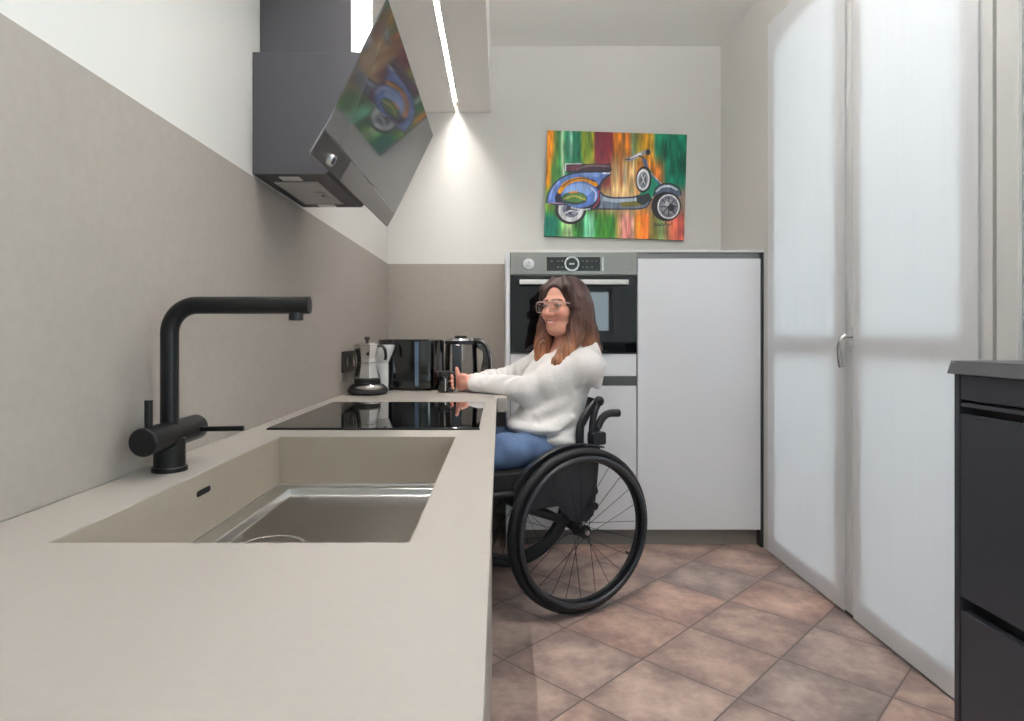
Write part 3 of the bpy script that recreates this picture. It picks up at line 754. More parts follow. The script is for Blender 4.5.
    def stroke(pts, w, c, alpha=1.0):
        pts = [tuple(p)[:2] for p in spline([(a, b, 0) for a, b in pts], 6)] if len(pts) > 2 else pts
        blend(np.clip((w/2-dline(pts))/aa+0.5, 0, 1), c, alpha)
    def ell(cx, cy, rx, ry, c, rot=0, alpha=1.0):
        a = math.radians(rot); u = (X-cx)*math.cos(a)+(Y-cy)*math.sin(a); v = -(X-cx)*math.sin(a)+(Y-cy)*math.cos(a)
        q = np.hypot(u/rx, v/ry); blend(np.clip((1-q)*min(rx, ry)/aa+0.5, 0, 1), c, alpha)
    NAV, BLU, LBL, WHT, BLK, GRY = (26,30,58), (92,126,200), (150,182,232), (232,236,240), (26,24,32), (130,136,152)
    # rear wheel
    ell(195,500,86,80,BLK); ell(196,500,70,66,WHT); ell(198,498,48,44,(120,126,150)); ell(200,498,32,28,(40,42,60)); stroke([(160,520),(200,505),(250,515)],9,WHT); ell(215,515,16,12,(170,176,190))
    # floorboard, leg shield
    poly([(352,395),(380,420),(430,432),(545,430),(605,405),(650,400),(645,440),(605,492),(480,500),(345,496),(350,440)],(116,130,156))
    poly([(380,425),(440,440),(545,440),(600,420),(560,455),(450,462),(370,450)],(178,196,214)); poly([(470,462),(560,455),(600,440),(585,480),(480,486)],(120,110,50))
    stroke([(352,395),(385,425),(440,436),(545,432),(600,408)],8,NAV); stroke([(345,496),(480,498),(600,492),(645,445)],7,NAV)
    poly([(600,225),(640,290),(690,370),(660,420),(615,450),(570,430),(590,400),(640,330),(610,270)],(20,140,110)); poly([(560,430),(625,410),(645,440),(600,478),(565,462)],(40,46,50))
    stroke([(612,225),(632,290),(700,372)],9,(70,96,140)); stroke([(640,300),(705,365)],5,(190,200,214)); stroke([(600,225),(618,262)],16,(92,110,160))
    # handlebar
    stroke([(516,224),(548,212),(590,192),(630,180)],24,(150,152,160)); stroke([(530,216),(585,192)],6,WHT); stroke([(500,226),(525,222)],5,(40,30,30)); ell(626,184,13,17,(44,42,52)); stroke([(575,205),(600,215)],8,(60,60,72))
    stroke([(540,170),(545,196)],5,(120,170,150))
    # spare wheel
    ell(600,335,44,73,BLK,4); ell(598,336,36,60,WHT,4); ell(598,337,26,45,(132,136,150),4); ell(598,337,15,28,(70,76,92),4); stroke([(590,310),(606,360)],5,WHT); stroke([(608,312),(588,362)],4,WHT)
    # body
    poly([(58,460),(66,412),(92,365),(130,328),(180,303),(255,290),(412,288),(420,308),(385,330),(362,365),(356,420),(358,470),(335,500),(290,505),(270,480),(190,470),(110,476)],NAV)
    poly([(66,455),(74,414),(98,370),(136,334),(185,309),(258,297),(408,295),(405,306),(372,330),(352,362),(330,335),(260,318),(190,330),(135,370),(105,430),(112,466)],BLU)
    poly([(250,298),(370,297),(350,320),(255,312)],LBL,0.6); stroke([(375,300),(412,300)],9,WHT); stroke([(80,440),(95,390),(130,345)],9,LBL,0.8); stroke([(70,462),(180,466),(285,470)],9,(190,150,190),0.7)
    ell(245,415,112,80,NAV); ell(245,416,104,73,BLU); ell(235,395,82,40,LBL,-6,0.8)
    stroke([(135,400),(165,360),(220,335),(280,335),(335,362)],24,(222,146,26)); stroke([(150,372),(200,338),(270,326),(330,345)],5,NAV)
    ell(215,437,72,36,(60,90,70)); ell(220,435,58,22,(86,130,60)); stroke([(160,440),(215,425),(275,445)],7,(200,180,90)); stroke([(190,405),(230,402)],10,(226,140,50)); stroke([(165,455),(225,468),(280,455)],6,NAV)
    stroke([(312,380),(335,410),(330,450)],9,WHT,0.7); stroke([(352,395),(350,450),(320,492)],7,(176,52,80)); stroke([(200,488),(255,500),(300,496)],9,WHT,0.8)
    stroke([(362,365),(356,420),(356,475),(330,500)],6,NAV)
    # seat
    poly([(166,248),(415,248),(424,282),(350,290),(172,288)],(66,44,58)); poly([(185,262),(255,252),(240,280),(180,284)],(104,50,66)); stroke([(168,247),(255,246)],6,(205,210,214)); stroke([(168,288),(168,248)],6,(205,210,214)); stroke([(230,276),(300,258),(410,262)],7,(120,104,112)); stroke([(170,290),(350,291),(420,284)],7,NAV)
    # front wheel and mudguard
    ell(725,482,82,84,BLK); ell(738,485,62,68,WHT); ell(738,485,54,60,(120,120,134)); ell(738,485,36,42,(190,186,196),0,0.6)
    for a in range(0, 360, 45): stroke([(738,485),(738+46*math.cos(math.radians(a)), 485+52*math.sin(math.radians(a)))],6,(60,56,70))
    ell(755,492,16,20,(34,44,66)); ell(730,470,12,14,(210,208,216))
    poly([(655,425),(668,388),(700,366),(745,362),(790,385),(806,412),(800,432),(760,408),(715,402),(680,412)],(84,96,124)); stroke([(672,400),(702,377),(745,373),(785,392)],11,(206,214,226)); stroke([(655,425),(668,386),(702,362),(748,358),(796,384),(808,420)],6,BLK)
    # signature scribble
    stroke([(654,598),(662,574),(668,592),(678,578),(686,590),(700,578),(710,592),(722,572),(730,590),(752,580)],4.5,(52,52,44))
    stroke([(655,592),(700,588)],3,(52,52,44))
    return np.clip(img, 0, 255)/255.0

img = paint(); H_, W_ = img.shape[:2]
pw, ph, pth = 0.783, 0.593, 0.022
Pc = Vector((0.652, YB-0.001, 1.8455)); rot = math.radians(1.75)
ux, uz = Vector((math.cos(rot), 0, -math.sin(rot))), Vector((math.sin(rot), 0, math.cos(rot)))
pa = thing('painting', 'colourful canvas painting of a blue scooter hanging slightly tilted above the oven', 'painting', Pc)
yf = YB-0.001-pth
jj, ii = np.mgrid[0:H_+1, 0:W_+1]
u = (ii/W_-0.5)*pw; v = (0.5-jj/H_)*ph
co = np.empty((H_+1, W_+1, 3)); co[..., 0] = Pc.x+u*ux.x+v*uz.x; co[..., 1] = yf; co[..., 2] = Pc.z+u*ux.z+v*uz.z
idx = np.arange((H_+1)*(W_+1)).reshape(H_+1, W_+1)
q = np.stack([idx[1:, :-1], idx[1:, 1:], idx[:-1, 1:], idx[:-1, :-1]], -1).reshape(-1, 4)
def np_mesh(name, verts, quads, m, parent, smooth=True):
    me = bpy.data.meshes.new(name); n = len(verts); k = len(quads)
    me.vertices.add(n); me.vertices.foreach_set('co', np.ascontiguousarray(verts, dtype=np.float32).ravel())
    me.loops.add(k*4); me.loops.foreach_set('vertex_index', np.ascontiguousarray(quads, dtype=np.int32).ravel())
    me.polygons.add(k); me.polygons.foreach_set('loop_start', np.arange(0, 4*k, 4, dtype=np.int32))
    me.polygons.foreach_set('use_smooth', np.full(k, smooth)); me.update(calc_edges=True); me.validate()
    me.materials.append(m); o = bpy.data.objects.new(name, me); link(o, parent); return o
def srgb2lin(a): return np.where(a <= 0.04045, a/12.92, ((a+0.055)/1.055)**2.4)
cv = np_mesh('canvas_face', co.reshape(-1, 3), q, vcol_mat('oil_paint', 0.45, 0.3, 0.25, 300), pa, False)
pc = np.ones((H_+1, W_+1, 4), np.float32); pc[:-1, :-1, :3] = srgb2lin(img); pc[-1] = pc[-2]; pc[:, -1] = pc[:, -2]
at = cv.data.color_attributes.new('Col', 'FLOAT_COLOR', 'POINT'); at.data.foreach_set('color', pc.reshape(-1))
bm = BM()
hw, hh = pw/2, ph/2
fn = lambda x, z, t: (Pc.x+x*ux.x+z*uz.x, t, Pc.z+x*ux.z+z*uz.z)
prism(bm, [(-hw, -hh), (hw, -hh), (hw, hh), (-hw, hh)], fn, yf+0.0004, YB-0.001)
obj('canvas_side', bm, mat('canvas_edge', (92, 84, 70), 0.7, var=0.3, vscale=14), pa)
# ------------------------------------------------------------------ wheelchair frame of reference
OX, OY = 0.183, 2.529
PH = math.radians(26)
fx, fy = -math.cos(PH), -math.sin(PH); lx, ly = math.sin(PH), -math.cos(PH)
def W(a, b, z): return Vector((OX+a*fx+b*lx, OY+a*fy+b*ly, z))
fwd, lef = Vector((fx, fy, 0)), Vector((lx, ly, 0))

wc = thing('wheelchair', 'black active wheelchair with large spoked wheels, in which the woman sits at the counter', 'wheelchair', (OX, OY, 0))
WR, WB = 0.298, 0.255
def circ(a0, b, z0, r, n=72): return [W(a0+r*math.cos(2*PI*i/n), b, z0+r*math.sin(2*PI*i/n)) for i in range(n)]
def drive_wheel(sg):
    b = sg*WB
    tyre = obj('drive_wheel', tube(BM(), circ(0, b, WR, WR-0.017), 0.017, 14, closed=True), M_rubber, wc, smooth=True)
    bm = BM(); c = W(0, b, WR)
    # rim: deep section swept round the wheel
    N = 72; prof = [(0.270, -0.011), (0.262, -0.012), (0.250, -0.006), (0.247, 0.0), (0.250, 0.006), (0.262, 0.012), (0.270, 0.011)]
    rings = []
    for i in range(N):
        t = 2*PI*i/N
        rings.append([bm.verts.new(W(r*math.cos(t), b+db, WR+r*math.sin(t))) for r, db in prof])
    for i in range(N):
        A_, B2 = rings[i], rings[(i+1) % N]
        for k in range(len(prof)):
            j = (k+1) % len(prof); bm.faces.new((A_[k], A_[j], B2[j], B2[k]))
    obj('rim', bm, M_chairblk, tyre, smooth=True)
    hb_ = b+sg*0.030
    bm = tube(BM(), circ(0, hb_, WR, 0.262), 0.0105, 12, closed=True)
    hr = obj('handrim', bm, mat('handrim_grey', (52, 54, 60), 0.32, 0.3), tyre, smooth=True)
    for i in range(6):
        t = 2*PI*i/6+0.45; bm = BM()
        cyl(bm, W(0.258*math.cos(t), b+sg*0.008, WR+0.258*math.sin(t)), W(0.260*math.cos(t), hb_, WR+0.260*math.sin(t)), 0.0045, n=8)
        obj('handrim_tab', bm, M_chairblk, tyre)
    bm = BM(); NS = 24
    for i in range(NS):
        t = 2*PI*i/NS; side = 1 if i % 2 else -1; off = (0.55 if (i//2) % 2 else -0.55)
        cyl(bm, W(0.020*math.cos(t+off*2), b+side*0.022, WR+0.020*math.sin(t+off*2)), W(0.249*math.cos(t), b, WR+0.249*math.sin(t)), 0.0011, n=5)
    obj('spokes', bm, mat('spoke_dark', (44, 45, 50), 0.3, 0.7), tyre)
    bm = BM()
    for s0, s1, r in ((-0.028, -0.022, 0.024), (-0.022, 0.022, 0.016), (0.022, 0.028, 0.024), (0.028, 0.036, 0.015)):
        cyl(bm, W(0, b+sg*s0, WR), W(0, b+sg*s1, WR), r, n=24)
    hub = obj('hub', bm, M_chairblk, tyre, smooth=True)
    bm = BM(); cyl(bm, W(0, b+sg*0.036, WR), W(0, b+sg*0.045, WR), 0.011, 0.009, 20); obj('axle_cap', bm, M_chrome, hub, smooth=True)
    for t in (-0.5,):
        bm = BM(); cyl(bm, W(-0.243*math.cos(t), b, WR+0.243*math.sin(t)), W(-0.228*math.cos(t), b, WR+0.228*math.sin(t)), 0.004, n=8)
    obj('valve', bm, M_chairblk, tyre)
for sg in (1, -1): drive_wheel(sg)

def caster(sg):
    a0, b0, r = 0.40, sg*0.20, 0.062
    cw = obj('caster_wheel', tube(BM(), circ(a0, b0, r, r-0.011, 40), 0.011, 12, closed=True), M_rubber, wc, smooth=True)
    bm = BM(); cyl(bm, W(a0, b0-0.010, r), W(a0, b0+0.010, r), 0.046, n=32); cyl(bm, W(a0, b0-0.013, r), W(a0, b0+0.013, r), 0.016, n=20)
    obj('caster_hub', bm, M_alu, cw, smooth=True)
    bm = BM()
    for s in (-1, 1):
        tube(bm, [W(a0, b0+s*0.016, r), W(a0+0.015, b0+s*0.016, r+0.045), W(a0+0.03, b0+s*0.013, r+0.073)], 0, 8, flat=(0.010, 0.0025, fwd))
    cyl(bm, W(a0+0.03, b0, r+0.070), W(a0+0.03, b0, r+0.13), 0.013, n=18)
    obj('fork', bm, M_chairblk, cw, smooth=True)
for sg in (1, -1): caster(sg)
# frame
bm = BM(); cyl(bm, W(0, -0.215, WR), W(0, 0.215, WR), 0.016, n=20); obj('axle_tube', bm, M_chairblk, wc, smooth=True)
for sg in (1, -1):
    b = sg*0.205
    pts = spline([W(-0.10, b, 0.418), W(0.10, b, 0.432), W(0.30, b, 0.445), W(0.395, b*0.98, 0.42), W(0.42, b*0.92, 0.33), W(0.42, b*0.78, 0.16), W(0.41, b*0.7, 0.085)], 8)
    fr_ = obj('frame_tube', tube(BM(), pts, 0.0145, 14), M_chairblk, wc, smooth=True)
    obj('diagonal_tube', tube(BM(), spline([W(0.0, b, 0.31), W(0.10, b, 0.345), W(0.20, b, 0.385), W(0.30, b, 0.436)], 6), 0.0125, 12), M_chairblk, fr_, smooth=True)
    bm = BM(); prism(bm, [(-0.045, 0.425), (0.045, 0.425), (0.030, 0.30), (0.0, 0.275), (-0.030, 0.30)], lambda x, z, t: W(x, t, z), b-0.010, b+0.010)
    obj('axle_plate', bm, M_chairblk, fr_, bevel=0.003)
    cyl_b = BM(); cyl(cyl_b, W(0.365, b*0.985, 0.385), W(0.365, b*0.985, 0.20), 0.014, n=16); obj('caster_housing', cyl_b, M_chairblk, fr_, smooth=True)
    # back cane, bracket and push handle
    cp_ = spline([W(-0.078, b, 0.42), W(-0.080, b, 0.54), W(-0.083, b, 0.66), W(-0.095, b, 0.715), W(-0.113, b, 0.750)], 8)
    cane = obj('back_cane', tube(BM(), cp_, 0.0125, 14), M_chairblk, wc, smooth=True)
    bm = BM(); sphere(bm, W(-0.114, b, 0.754), 0.0195, 16); obj('cane_cap', bm, M_rubber, cane, smooth=True)
    hp = spline([W(-0.102, b, 0.585), W(-0.104, b, 0.630), W(-0.111, b, 0.662), W(-0.130, b, 0.690), W(-0.158, b, 0.705), W(-0.205, b, 0.705)], 8)
    ph_ = obj('push_handle', tube(BM(), hp, [0.0105]*14+[0.0145]*(len(hp)-14), 14), M_rubber, wc, smooth=True)
    bm = BM(); c0 = W(-0.150, b, 0.60)
    prism(bm, round_rect(-0.132, -0.074, 0.592, 0.640, 0.008), lambda x, z, t: W(x, t, z), b-0.020, b+0.022)
    obj('handle_clamp', bm, M_chairblk, ph_, bevel=0.003)
    # side guard
    g = [(-0.105, 0.585), (-0.02, 0.598), (0.06, 0.598), (0.14, 0.575), (0.21, 0.53), (0.255, 0.475), (0.262, 0.40), (0.25, 0.385), (0.075, 0.385), (0.055, 0.355), (0.02, 0.325), (-0.045, 0.312), (-0.075, 0.335), (-0.088, 0.42)]
    bm = BM(); prism(bm, g, lambda x, z, t: W(x, t, z), sg*0.222, sg*0.2265)
    obj('side_guard', bm, M_guard, wc, bevel=0.001)
    fd = [W(-0.08+0.34*0, sg*0.2275, 0.59)]
    arch = spline([W(-0.105, sg*0.238, 0.588), W(-0.02, sg*0.238, 0.6035), W(0.06, sg*0.238, 0.603), W(0.14, sg*0.238, 0.579), W(0.215, sg*0.238, 0.532), W(0.262, sg*0.238, 0.473)], 8)
    obj('fender_edge', tube(BM(), arch, 0, 10, flat=(0.0035, 0.016, (0, 0, 1))), M_chairblk, wc, smooth=True)
    bm = BM(); cyl(bm, W(-0.070, sg*0.20, 0.372), W(-0.070, sg*0.245, 0.372), 0.014, n=16); obj('brake_knob', bm, M_rubber, wc, smooth=True)
# upholstery
bm = BM(); prism(bm, round_rect(-0.085, 0.405, 0.452, 0.515, 0.02), lambda x, z, t: W(x, t, z), -0.195, 0.195)
obj('seat_cushion', bm, M_fabric, wc, smooth=True, bevel=0.006)
bm = BM(); NB = 18; prof = [(-0.036, 0.51), (-0.039, 0.59), (-0.042, 0.66), (-0.074, 0.712), (-0.108, 0.748)]
rows = []
for (a, z) in prof:
    rows.append([bm.verts.new(W(a-0.002-0.085*math.cos((i/NB-0.5)*PI), (i/NB-0.5)*0.40, z)) for i in range(NB+1)])
for A_, B2 in zip(rows, rows[1:]):
    for i in range(NB): bm.faces.new((A_[i], A_[i+1], B2[i+1], B2[i]))
o = obj('backrest', bm, M_fabric, wc, smooth=True); sd = o.modifiers.new('Solid', 'SOLIDIFY'); sd.thickness = 0.012; sd.offset = 0
for sg in (1, -1):   # curved side wings of the backrest shell
    b = sg*0.192
    pts = spline([W(-0.032, b, 0.51), W(-0.034, b, 0.59), W(-0.037, b, 0.66), W(-0.070, b, 0.713), W(-0.106, b, 0.750)], 8)
    obj('backrest_wing', tube(BM(), pts, 0, 14, flat=(0.015, 0.010, fwd)), M_chairblk, o, smooth=True)
bm = BM(); prism(bm, round_rect(0.32, 0.52, -0.16, 0.16, 0.03), lambda x, y, t: W(x, y, t), 0.066, 0.076)
obj('footplate', bm, M_chairblk, wc, bevel=0.002)

# ------------------------------------------------------------------ distance-field modelling (surface nets)
class Field:
    def __init__(s, lo, hi, h):
        s.h = h; s.lo = np.array(lo, float); s.n = np.ceil((np.array(hi)-s.lo)/h).astype(int)+1
        s.F = np.full(tuple(s.n), 0.06, np.float32)
    def _sub(s, lo, hi):
        a = np.clip(np.floor((lo-s.lo)/s.h).astype(int), 0, s.n); b = np.clip(np.ceil((hi-s.lo)/s.h).astype(int)+1, 0, s.n)
        sl = tuple(slice(x, y) for x, y in zip(a, b))
        ax = [(s.lo[k]+np.arange(a[k], b[k])*s.h).astype(np.float32) for k in range(3)]
        return sl, ax[0][:, None, None], ax[1][None, :, None], ax[2][None, None, :]
    def _op(s, sl, d, k, op):
        f = s.F[sl]
        if op == 'add':
            if k > 0: h_ = np.clip(0.5+0.5*(f-d)/k, 0, 1); s.F[sl] = f+(d-f)*h_-k*h_*(1-h_)
            else: s.F[sl] = np.minimum(f, d)
        else:
            if k > 0: h_ = np.clip(0.5-0.5*(f+d)/k, 0, 1); s.F[sl] = f+(-d-f)*h_+k*h_*(1-h_)
            else: s.F[sl] = np.maximum(f, -d)
    def cone(s, p0, p1, r0, r1=None, k=0.02, op='add', rip=0.0, rf=0.0, mg=0.03):
        r1 = r0 if r1 is None else r1; p0, p1 = np.array(p0, float), np.array(p1, float); m = max(r0, r1)+mg+k
        sl, x, y, z = s._sub(np.minimum(p0, p1)-m, np.maximum(p0, p1)+m)
        if s.F[sl].size == 0: return
        d = p1-p0; L = max(float(d@d), 1e-12)
        t = np.clip(((x-p0[0])*d[0]+(y-p0[1])*d[1]+(z-p0[2])*d[2])/L, 0, 1)
        q = np.sqrt((x-p0[0]-t*d[0])**2+(y-p0[1]-t*d[1])**2+(z-p0[2]-t*d[2])**2)-(r0+(r1-r0)*t)
        if rip: q = q+rip*np.sin(t*rf+4*np.sin(22*(x+y))+30*z)
        s._op(sl, q, k, op)
    def ell(s, c, r, k=0.02, op='add', M=None, mg=0.03):
        c = np.array(c, float); r = np.array(r, float); m = r.max()+mg+k
        sl, x, y, z = s._sub(c-m, c+m)
        if s.F[sl].size == 0: return
        M = np.eye(3) if M is None else np.array(M, float)       # rows: local axes in world space
        u = [((x-c[0])*M[i, 0]+(y-c[1])*M[i, 1]+(z-c[2])*M[i, 2]) for i in range(3)]
        k0 = np.sqrt(sum((u[i]/r[i])**2 for i in range(3))); k1 = np.sqrt(sum((u[i]/r[i]**2)**2 for i in range(3)))
        s._op(sl, k0*(k0-1)/np.maximum(k1, 1e-6), k, op)
    def chain(s, pts, rs, k=0.015, **kw):
        for i in range(len(pts)-1): s.cone(pts[i], pts[i+1], rs[i], rs[i+1], k, **kw)
    def halfspace(s, n_, p, k=0.0):
        sl, x, y, z = s._sub(s.lo, s.lo+s.n*s.h); n_ = np.array(n_); p = np.array(p)
        s._op(sl, -((x-p[0])*n_[0]+(y-p[1])*n_[1]+(z-p[2])*n_[2]), k, 'sub')
    def mesh(s):
        F = s.F; S = F < 0
        c = np.zeros(tuple(s.n-1), np.uint8)
        for i in (0, 1):
            for j in (0, 1):
                for k in (0, 1): c += S[i:i+s.n[0]-1, j:j+s.n[1]-1, k:k+s.n[2]-1]
        act = (c > 0) & (c < 8); idx = np.argwhere(act); N = len(idx)
        vid = np.full(act.shape, -1, np.int32); vid[act] = np.arange(N)
        acc = np.zeros((N, 3)); cnt = np.zeros((N, 1))
        for ax in range(3):
            o1, o2 = [a for a in range(3) if a != ax]
            for p in (0, 1):
                for q in (0, 1):
                    A_ = idx.copy(); A_[:, o1] += p; A_[:, o2] += q; B2 = A_.copy(); B2[:, ax] += 1
                    fa_ = F[A_[:, 0], A_[:, 1], A_[:, 2]].astype(float); fb = F[B2[:, 0], B2[:, 1], B2[:, 2]].astype(float)
                    m = (fa_ < 0) != (fb < 0); t = np.where(m, fa_/np.where(m, fa_-fb, 1), 0)
                    pos = A_.astype(float); pos[:, ax] += t
                    acc[m] += pos[m]; cnt[m] += 1
        V = s.lo+(acc/np.maximum(cnt, 1))*s.h; quads = []
        for ax in range(3):
            o1, o2 = (ax+1) % 3, (ax+2) % 3
            a = [slice(None)]*3; b = [slice(None)]*3; a[ax] = slice(0, -1); b[ax] = slice(1, None)
            ch = S[tuple(a)] != S[tuple(b)]
            e = np.argwhere(ch); ok = (e[:, o1] > 0) & (e[:, o2] > 0) & (e[:, o1] < s.n[o1]-1) & (e[:, o2] < s.n[o2]-1); e = e[ok]
            def vv(d1, d2):
                g_ = e.copy(); g_[:, o1] += d1; g_[:, o2] += d2; return vid[g_[:, 0], g_[:, 1], g_[:, 2]]
            Q = np.stack([vv(-1, -1), vv(0, -1), vv(0, 0), vv(-1, 0)], 1)
            ins = S[e[:, 0], e[:, 1], e[:, 2]]; Q[~ins] = Q[~ins][:, ::-1]; quads.append(Q)
        Q = np.concatenate(quads); Q = Q[(Q >= 0).all(1)]
        return V, Q
def relax(V, Q, it=2, lam=0.5):
    e = np.concatenate([Q[:, [0, 1]], Q[:, [1, 2]], Q[:, [2, 3]], Q[:, [3, 0]]])
    e = np.concatenate([e, e[:, ::-1]]); n = len(V)
    deg = np.maximum(np.bincount(e[:, 0], minlength=n), 1)[:, None]
    for _ in range(it):
        S_ = np.stack([np.bincount(e[:, 0], weights=V[e[:, 1], k], minlength=n) for k in range(3)], 1)/deg
        V = V+lam*(S_-V)
    return V

# ------------------------------------------------------------------ the woman
TH = math.radians(45)
HC = Vector((0.260, 2.552, 1.120))
hf = Vector((-math.cos(TH), -math.sin(TH), 0)); hl = Vector((math.sin(TH), -math.cos(TH), 0)); hu = Vector((0, 0, 1))
def Hd(u, v, w): return HC+hf*u+hl*v+hu*w
HM = np.array([hf, hl, hu])
CM = np.array([fwd, lef, (0, 0, 1)])

sh = {1: W(-0.085, 0.155, 0.880), -1: W(-0.095, -0.158, 0.893)}
elb = {1: Vector((0.125, 2.478, 0.797)), -1: Vector((0.040, 2.790, 0.815))}
wri = {1: Vector((-0.112, 2.634, 0.803)), -1: Vector((-0.120, 2.712, 0.803))}
hip = {s: W(0.0, s*0.085, 0.572) for s in (1, -1)}
kne = {s: W(0.455, s*0.10, 0.562) for s in (1, -1)}
ank = {s: W(0.345, s*0.075, 0.165) for s in (1, -1)}
toe = {s: W(0.48, s*0.080, 0.100) for s in (1, -1)}

def build_body():
    f = Field((-0.37, 2.02, 0.07), (0.44, 2.92, 1.26), 0.0032)
    # trunk
    f.ell(W(-0.01, 0, 0.60), (0.085, 0.140, 0.075), 0.03, M=CM)
    f.ell(W(-0.035, 0, 0.70), (0.085, 0.125, 0.12), 0.05, M=CM)
    f.ell(W(-0.075, 0, 0.835), (0.085, 0.135, 0.11), 0.05, M=CM)
    for s in (1, -1):
        f.ell(W(0.0, s*0.065, 0.815), (0.05, 0.05, 0.05), 0.03, M=CM)
        f.cone(W(-0.09, s*0.02, 0.925), sh[s], 0.040, 0.048, 0.04)
        f.chain([sh[s], elb[s], wri[s]], [0.046, 0.036, 0.023], 0.02)
        f.chain([hip[s], kne[s], ank[s]], [0.058, 0.048, 0.036], 0.03)
        f.chain([ank[s], W(0.335, s*0.075, 0.125), toe[s]], [0.034, 0.032, 0.026], 0.02)
    # neck and head
    f.cone(W(-0.095, 0, 0.93), Hd(-0.022, 0, -0.075), 0.055, 0.047, 0.03)
    f.ell(Hd(-0.018, 0, 0.030), (0.094, 0.074, 0.082), 0.02, M=HM)
    f.ell(Hd(0.028, 0, -0.035), (0.058, 0.057, 0.074), 0.03, M=HM)
    f.ell(Hd(0.052, 0, -0.082), (0.030, 0.030, 0.024), 0.03, M=HM)
    f.ell(Hd(0.066, 0, -0.097), (0.015, 0.017, 0.013), 0.02, M=HM)
    for s in (1, -1):
        f.cone(Hd(-0.012, s*0.058, -0.055), Hd(0.045, s*0.026, -0.095), 0.016, 0.014, 0.03)      # jaw
        f.ell(Hd(0.058, s*0.038, -0.032), (0.024, 0.024, 0.022), 0.022, M=HM)                     # cheeks
        f.cone(Hd(0.078, s*0.010, 0.018), Hd(0.066, s*0.044, 0.018), 0.010, 0.009, 0.016)         # brow
        f.ell(Hd(0.100, s*0.032, 0.000), (0.020, 0.017, 0.011), 0.014, 'sub', M=HM)               # sockets
        f.ell(Hd(-0.015, s*0.077, -0.012), (0.020, 0.008, 0.031), 0.01, M=HM)                     # ears
    for s in (1, -1):
        f.ell(Hd(0.0735, s*0.031, 0.0005), (0.0125, 0.0140, 0.0085), 0.004, M=HM)                 # lids
    f.cone(Hd(0.082, 0, 0.006), Hd(0.104, 0, -0.034), 0.0075, 0.0105, 0.012)
    for s in (1, -1): f.ell(Hd(0.092, s*0.0115, -0.037), (0.010, 0.0075, 0.007), 0.008, M=HM)
    # smiling mouth
    mp_ = [Hd(0.0745, -0.027, -0.0585), Hd(0.0835, -0.014, -0.0640), Hd(0.0870, 0, -0.0655), Hd(0.0835, 0.014, -0.0640), Hd(0.0745, 0.027, -0.0585)]
    f.chain([p+hu*0.0035 for p in mp_], [0.003, 0.0055, 0.006, 0.0055, 0.003], 0.006)
    f.chain([p-hu*0.0065 for p in mp_], [0.003, 0.006, 0.007, 0.006, 0.003], 0.006)
    f.chain([p+hf*0.006 for p in mp_], [0.002, 0.0028, 0.003, 0.0028, 0.002], 0.004, op='sub')
    for s in (1, -1): f.chain([Hd(0.092, s*0.020, -0.043), Hd(0.082, s*0.036, -0.062)], [0.0035, 0.003], 0.01, op='sub')
    # right hand: gripping the handle of the cup, fingertips towards the camera, thumb up
    P = Vector; w_ = wri[-1]; k = 0.006
    f.chain([w_, P((-0.140, 2.700, 0.806)), P((-0.163, 2.682, 0.808))], [0.023, 0.024, 0.022], 0.02)
    f.cone(P((-0.150, 2.690, 0.825)), P((-0.172, 2.676, 0.824)), 0.016, 0.013, 0.015)
    f.cone(P((-0.150, 2.690, 0.790)), P((-0.172, 2.676, 0.791)), 0.016, 0.013, 0.015)
    for i, z in enumerate((0.832, 0.8165, 0.801, 0.7865)):
        dx = (0.0, -0.002, 0.0, 0.004)[i]; rr = (0.0082, 0.0085, 0.0082, 0.0072)[i]
        f.chain([P((-0.172+dx, 2.674, z)), P((-0.1995+dx, 2.664, z-0.001)), P((-0.2035+dx, 2.645, z-0.002)) if False else P((-0.2000+dx, 2.652, z-0.002)), P((-0.1945+dx, 2.6185, z-0.003))],
                [rr+0.001, rr, rr*0.95, rr*0.85], 0.004)
    f.chain([P((-0.150, 2.672, 0.812)), P((-0.163, 2.640, 0.822)), P((-0.1705, 2.620, 0.842)), P((-0.1765, 2.616, 0.866))], [0.014, 0.0105, 0.0095, 0.0078], 0.006)
    # left hand: folded over the right wrist, resting on the counter
    w_ = wri[1]
    f.chain([w_, P((-0.130, 2.640, 0.804)), P((-0.150, 2.648, 0.803))], [0.023, 0.0235, 0.021], 0.02)
    for i, z in enumerate((0.819, 0.805, 0.791, 0.779)):
        rr = (0.0082, 0.0085, 0.008, 0.007)[i]
        f.chain([P((-0.150, 2.640, z)), P((-0.1655, 2.650, z-0.001)), P((-0.168, 2.668, z-0.004)), P((-0.152, 2.684, z-0.006))], [rr+0.001, rr, rr*0.95, rr*0.8], 0.003)
    f.chain([P((-0.128, 2.632, 0.815)), P((-0.141, 2.628, 0.830)), P((-0.153, 2.632, 0.839))], [0.0125, 0.010, 0.0085], 0.006)
    return f.mesh()
V, Q = build_body(); V = relax(V, Q, 2, 0.4)
body = np_mesh('person', V, Q, vcol_mat('skin', 0.5, 0.35, sss=0.0), None)
tag(body, 'seated woman with long brown hair, glasses and a pale grey hoodie, reaching over the counter', 'person')
